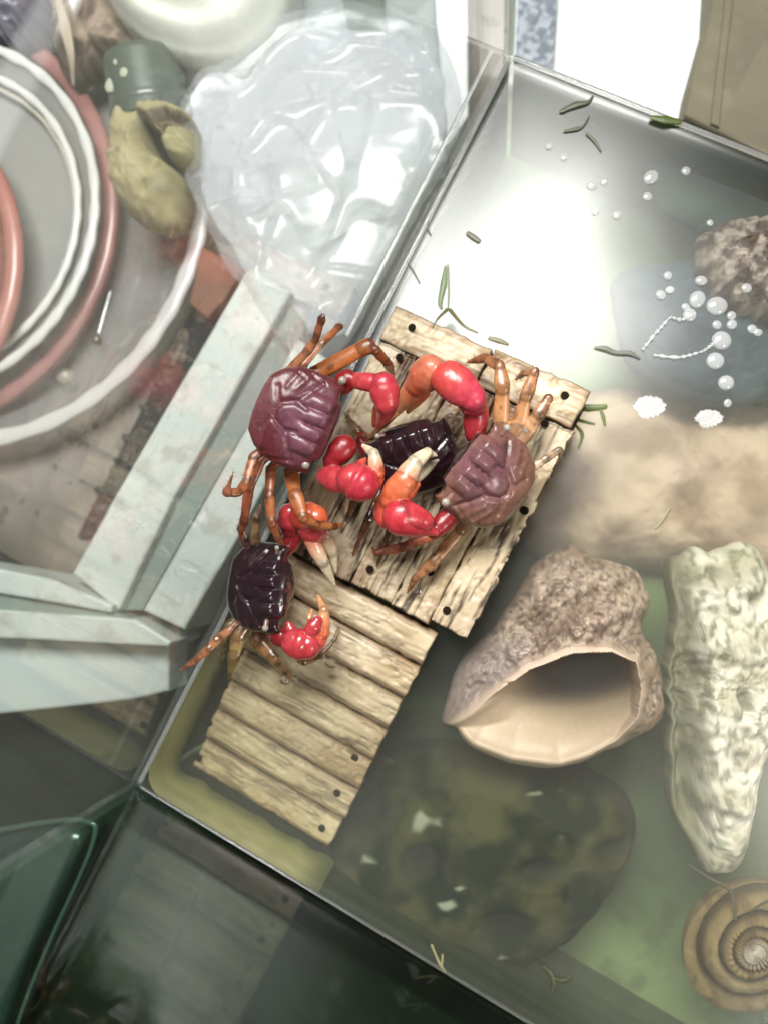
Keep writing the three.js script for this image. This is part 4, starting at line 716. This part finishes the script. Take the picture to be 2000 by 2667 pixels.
makeCrab({ // brown mauve crab on the right
  label: 'brownish mauve crab on the right of the deck, facing left, with pink and orange claws', seed: 9,
  centre: [1268, 1246, 0.026], front: [1180, 1178], half: 134, pitch: 0.42, roll: 0.0, shell: [[0.17, 0.070, 0.082], [0.20, 0.095, 0.062]], face: [0.060, 0.032, 0.024],
  eyes: [[1318, 1116, 0.038, 12], [1162, 1306, 0.038, 14]],
  legs: [
    { pts: [[1302, 1110, 0.024, 22], [1308, 1010, 0.028, 22], [1300, 952, 0.028, 17], [1262, 932, 0.022, 15], [1212, 944, 0.015, 5]], col: [0.40, 0.19, 0.09], tip: [0.30, 0.065, 0.014] },
    { pts: [[1345, 1115, 0.024, 22], [1370, 1030, 0.027, 19], [1392, 968, 0.028, 15], [1362, 972, 0.021, 11], [1338, 990, 0.014, 4]], col: [0.42, 0.20, 0.10], tip: [0.30, 0.075, 0.02] },
    { pts: [[1370, 1130, 0.024, 20], [1402, 1078, 0.026, 19], [1428, 1036, 0.026, 14], [1416, 1058, 0.02, 9], [1404, 1085, 0.014, 4]], col: [0.42, 0.22, 0.12], tip: [0.32, 0.10, 0.035] },
    { pts: [[1370, 1228, 0.022, 12], [1420, 1195, 0.022, 12], [1456, 1170, 0.021, 10], [1458, 1192, 0.016, 6], [1440, 1215, 0.012, 3]], col: [0.42, 0.28, 0.18], tip: [0.38, 0.25, 0.16] },
    { pts: [[1200, 1380, 0.016, 17], [1130, 1462, 0.017, 18], [1082, 1506, 0.016, 12], [1058, 1548, 0.012, 4]], col: [0.40, 0.19, 0.09], tip: [0.34, 0.12, 0.06] },
    { pts: [[1150, 1385, 0.014, 14], [1050, 1425, 0.015, 15], [980, 1440, 0.014, 9], [966, 1424, 0.012, 3]], col: [0.36, 0.09, 0.045] },
  ],
  claws: [
    { a: [1236, 1130, 0.028], b: [1240, 1070, 0.030], r: [26, 32], col: [DEEP, RED] }, { a: [1235, 1050, 0.033], b: [1222, 1040, 0.034], r: [34, 36], col: [RED, RED], k: 0.0003 },
    { a: [1172, 988, 0.036], b: [1230, 1036, 0.036], r: [50, 36], col: [[0.60, 0.06, 0.05], [0.58, 0.045, 0.085]], k: 0.0003 }, { a: [1118, 966, 0.034], b: [1088, 998, 0.030], r: [44, 36], col: [[0.62, 0.17, 0.09], ORANGE], k: 0.0003 }, { a: [1085, 1002, 0.028], b: [1040, 1062, 0.022], r: [32, 15], col: [ORANGE, PEACH] }, { a: [1040, 1062, 0.022], b: [962, 1140, 0.017], r: [14, 6], col: [PEACH, PEACH] }, { a: [1105, 1020, 0.026], b: [1062, 1072, 0.020], r: [18, 7], col: [ORANGE, PEACH] },
    { a: [1165, 1350, 0.026], b: [1130, 1385, 0.027], r: [26, 20], col: DEEP }, { a: [1046, 1348, 0.033], b: [1134, 1388, 0.029], r: [50, 9], col: [[0.56, 0.03, 0.045], RED], k: 0.00025 }, { a: [1050, 1338, 0.034], b: [1104, 1356, 0.032], r: [36, 26], col: [[0.58, 0.035, 0.05], RED], k: 0.0006 }, { a: [1008, 1345, 0.030], b: [1000, 1310, 0.030], r: [34, 26], col: [[0.60, 0.06, 0.045], ORANGE], k: 0.0003 },
    { a: [1020, 1302, 0.032], b: [1050, 1256, 0.034], r: [34, 34], col: [ORANGE, [0.70, 0.17, 0.07]], k: 0.0003 }, { a: [1060, 1275, 0.033], b: [1086, 1262, 0.032], r: [28, 10], col: ORANGE }, { a: [1050, 1255, 0.034], b: [1080, 1205, 0.034], r: [30, 21], col: [ORANGE, CREAM] }, { a: [1080, 1205, 0.034], b: [1112, 1178, 0.033], r: [20, 14], col: CREAM }, { a: [1112, 1178, 0.033], b: [1136, 1186, 0.031], r: [12, 4], col: CREAM },
    { a: [1082, 1242, 0.030], b: [1118, 1214, 0.028], r: [17, 12], col: [CREAM, [0.42, 0.36, 0.26]] }, { a: [1118, 1214, 0.028], b: [1140, 1198, 0.027], r: [11, 4], col: [0.42, 0.36, 0.26] },
  ],
});
makeCrab({ // dark crab in the middle, behind
  label: 'glossy near black purple crab in the middle, half hidden between the two paler crabs', seed: 17,
  centre: [1075, 1190, 0.020], front: [1045, 1090], half: 122, wet: true, pitch: 0.38, roll: 0, shell: [[0.024, 0.008, 0.014], [0.018, 0.006, 0.008]], face: [0.020, 0.013, 0.009],
  eyes: [[985, 1135, 0.028, 9], [1172, 1082, 0.028, 9]],
  legs: [
    { pts: [[965, 1210, 0.016, 14], [930, 1280, 0.018, 13], [905, 1345, 0.013, 7], [900, 1360, 0.011, 3]], col: [0.10, 0.04, 0.02] },
    { pts: [[1000, 1260, 0.014, 14], [960, 1350, 0.016, 13], [930, 1420, 0.012, 7], [915, 1455, 0.011, 3]], col: [0.09, 0.035, 0.02] },
    { pts: [[1040, 1270, 0.013, 13], [1010, 1400, 0.014, 12], [985, 1462, 0.011, 5], [980, 1480, 0.0105, 2]], col: [0.09, 0.035, 0.02] },
    { pts: [[980, 1160, 0.015, 14], [930, 1120, 0.017, 13], [905, 1085, 0.013, 7], [900, 1070, 0.011, 3]], col: [0.42, 0.22, 0.12] },
  ],
  claws: [{ a: [960, 1180, 0.018], b: [940, 1150, 0.018], r: [20, 16], col: DEEP }, { a: [940, 1150, 0.018], b: [935, 1110, 0.015], r: [16, 5], col: [DEEP, ORANGE] }],
});
makeCrab({ // dark crab at the lower left
  label: 'dark purple black crab at the lower left on the ramp top', seed: 23,
  centre: [684, 1528, 0.018], front: [790, 1540], half: 124, wet: true, pitch: 0.36, roll: 0, shell: [[0.026, 0.009, 0.016], [0.030, 0.010, 0.014]], face: [0.13, 0.030, 0.025],
  eyes: [[692, 1634, 0.028, 11], [722, 1428, 0.028, 8]],
  legs: [
    { pts: [[600, 1640, 0.014, 10], [568, 1664, 0.017, 14], [545, 1690, 0.018, 13], [512, 1718, 0.018, 11], [468, 1748, 0.018, 4]], col: [0.40, 0.16, 0.08], tip: [0.36, 0.14, 0.07] },
    { pts: [[622, 1655, 0.012, 22], [612, 1705, 0.012, 20], [598, 1758, 0.006, 8], [594, 1772, 0.004, 3]], col: [0.28, 0.17, 0.07], tip: [0.22, 0.12, 0.05] },
    { pts: [[600, 1630, 0.010, 14], [582, 1690, 0.010, 14], [574, 1730, 0.003, 6]], col: [0.26, 0.19, 0.09], tip: [0.2, 0.15, 0.07] },
    { pts: [[672, 1668, 0.012, 22], [712, 1712, 0.013, 19], [745, 1752, 0.006, 11], [768, 1778, 0.003, 4]], col: [0.22, 0.10, 0.04], tip: [0.30, 0.17, 0.08] },
    { pts: [[715, 1655, 0.012, 15], [790, 1722, 0.012, 14], [838, 1708, 0.008, 9], [872, 1665, 0.006, 6], [888, 1625, 0.004, 3]], col: [0.30, 0.15, 0.06], tip: [0.16, 0.08, 0.03] },
    { pts: [[640, 1412, 0.014, 14], [628, 1375, 0.016, 12], [632, 1345, 0.012, 5]], col: [0.08, 0.03, 0.02] },
    { pts: [[665, 1405, 0.014, 14], [668, 1350, 0.017, 12], [682, 1310, 0.012, 5]], col: [0.26, 0.16, 0.08] },
  ],
  claws: [
    { a: [745, 1430, 0.018], b: [768, 1395, 0.020], r: [22, 26], col: DEEP }, { a: [762, 1372, 0.021], b: [760, 1345, 0.023], r: [36, 38], col: [DEEP, RED] }, { a: [790, 1345, 0.025], b: [820, 1350, 0.026], r: [38, 38], col: [[0.55, 0.05, 0.03], ORANGE], k: 0.0003 },
    { a: [812, 1375, 0.025], b: [815, 1402, 0.023], r: [36, 28], col: [RED, [0.6, 0.06, 0.04]], k: 0.0003 }, { a: [812, 1410, 0.024], b: [842, 1465, 0.021], r: [20, 16], col: [[0.72, 0.25, 0.16], CREAM] }, { a: [842, 1465, 0.021], b: [871, 1522, 0.016], r: [16, 5], col: CREAM }, { a: [848, 1398, 0.021], b: [866, 1440, 0.018], r: [20, 14], col: [[0.55, 0.30, 0.2], CREAM] }, { a: [866, 1440, 0.018], b: [874, 1488, 0.015], r: [13, 5], col: CREAM },
    { a: [715, 1650, 0.018], b: [735, 1662, 0.020], r: [22, 26], col: DEEP }, { a: [772, 1676, 0.023], b: [800, 1682, 0.023], r: [40, 36], col: RED, k: 0.0003 }, { a: [815, 1672, 0.022], b: [838, 1650, 0.021], r: [30, 22], col: [RED, ORANGE] }, { a: [812, 1640, 0.024], b: [826, 1618, 0.024], r: [20, 14], col: RED }, { a: [840, 1648, 0.022], b: [844, 1590, 0.022], r: [20, 13], col: [ORANGE, PEACH] }, { a: [844, 1590, 0.022], b: [828, 1550, 0.020], r: [12, 4], col: PEACH },
    { a: [760, 1645, 0.023], b: [752, 1625, 0.023], r: [14, 9], col: RED }, { a: [806, 1610, 0.020], b: [812, 1590, 0.019], r: [8, 6], col: PEACH },
  ],
});
// drops of water at the feet of the lower crab
{
  const clear = new THREE.MeshPhysicalMaterial({ color: 0xffffff, transmission: 1, thickness: 0.002, roughness: 0.02, ior: 1.33 });
  const D = [['clear water drop at the lower claw of the lower left crab', 862, 1728, 15, 0.007], ['clear water drop on the ramp below the lower left crab, the leftmost drop', 742, 1772, 13, 0.0045], ['clear water drop on the ramp below the lower left crab, beside the leftmost drop', 770, 1762, 11, 0.0045], ['clear water drop on the deck below the leg of the right hand crab', 1086, 1542, 9, 0.0115]];
  for (const [l, x, y, r, h] of D) { const m = obj('water_drop', new THREE.SphereGeometry(pxm(r, h), 24, 16), clear); m.position.copy(at(x, y, h)); m.scale.set(1.1, 0.55, 0.9); tag(m, l, 'water drop'); }
}
renderer.render(scene, camera);
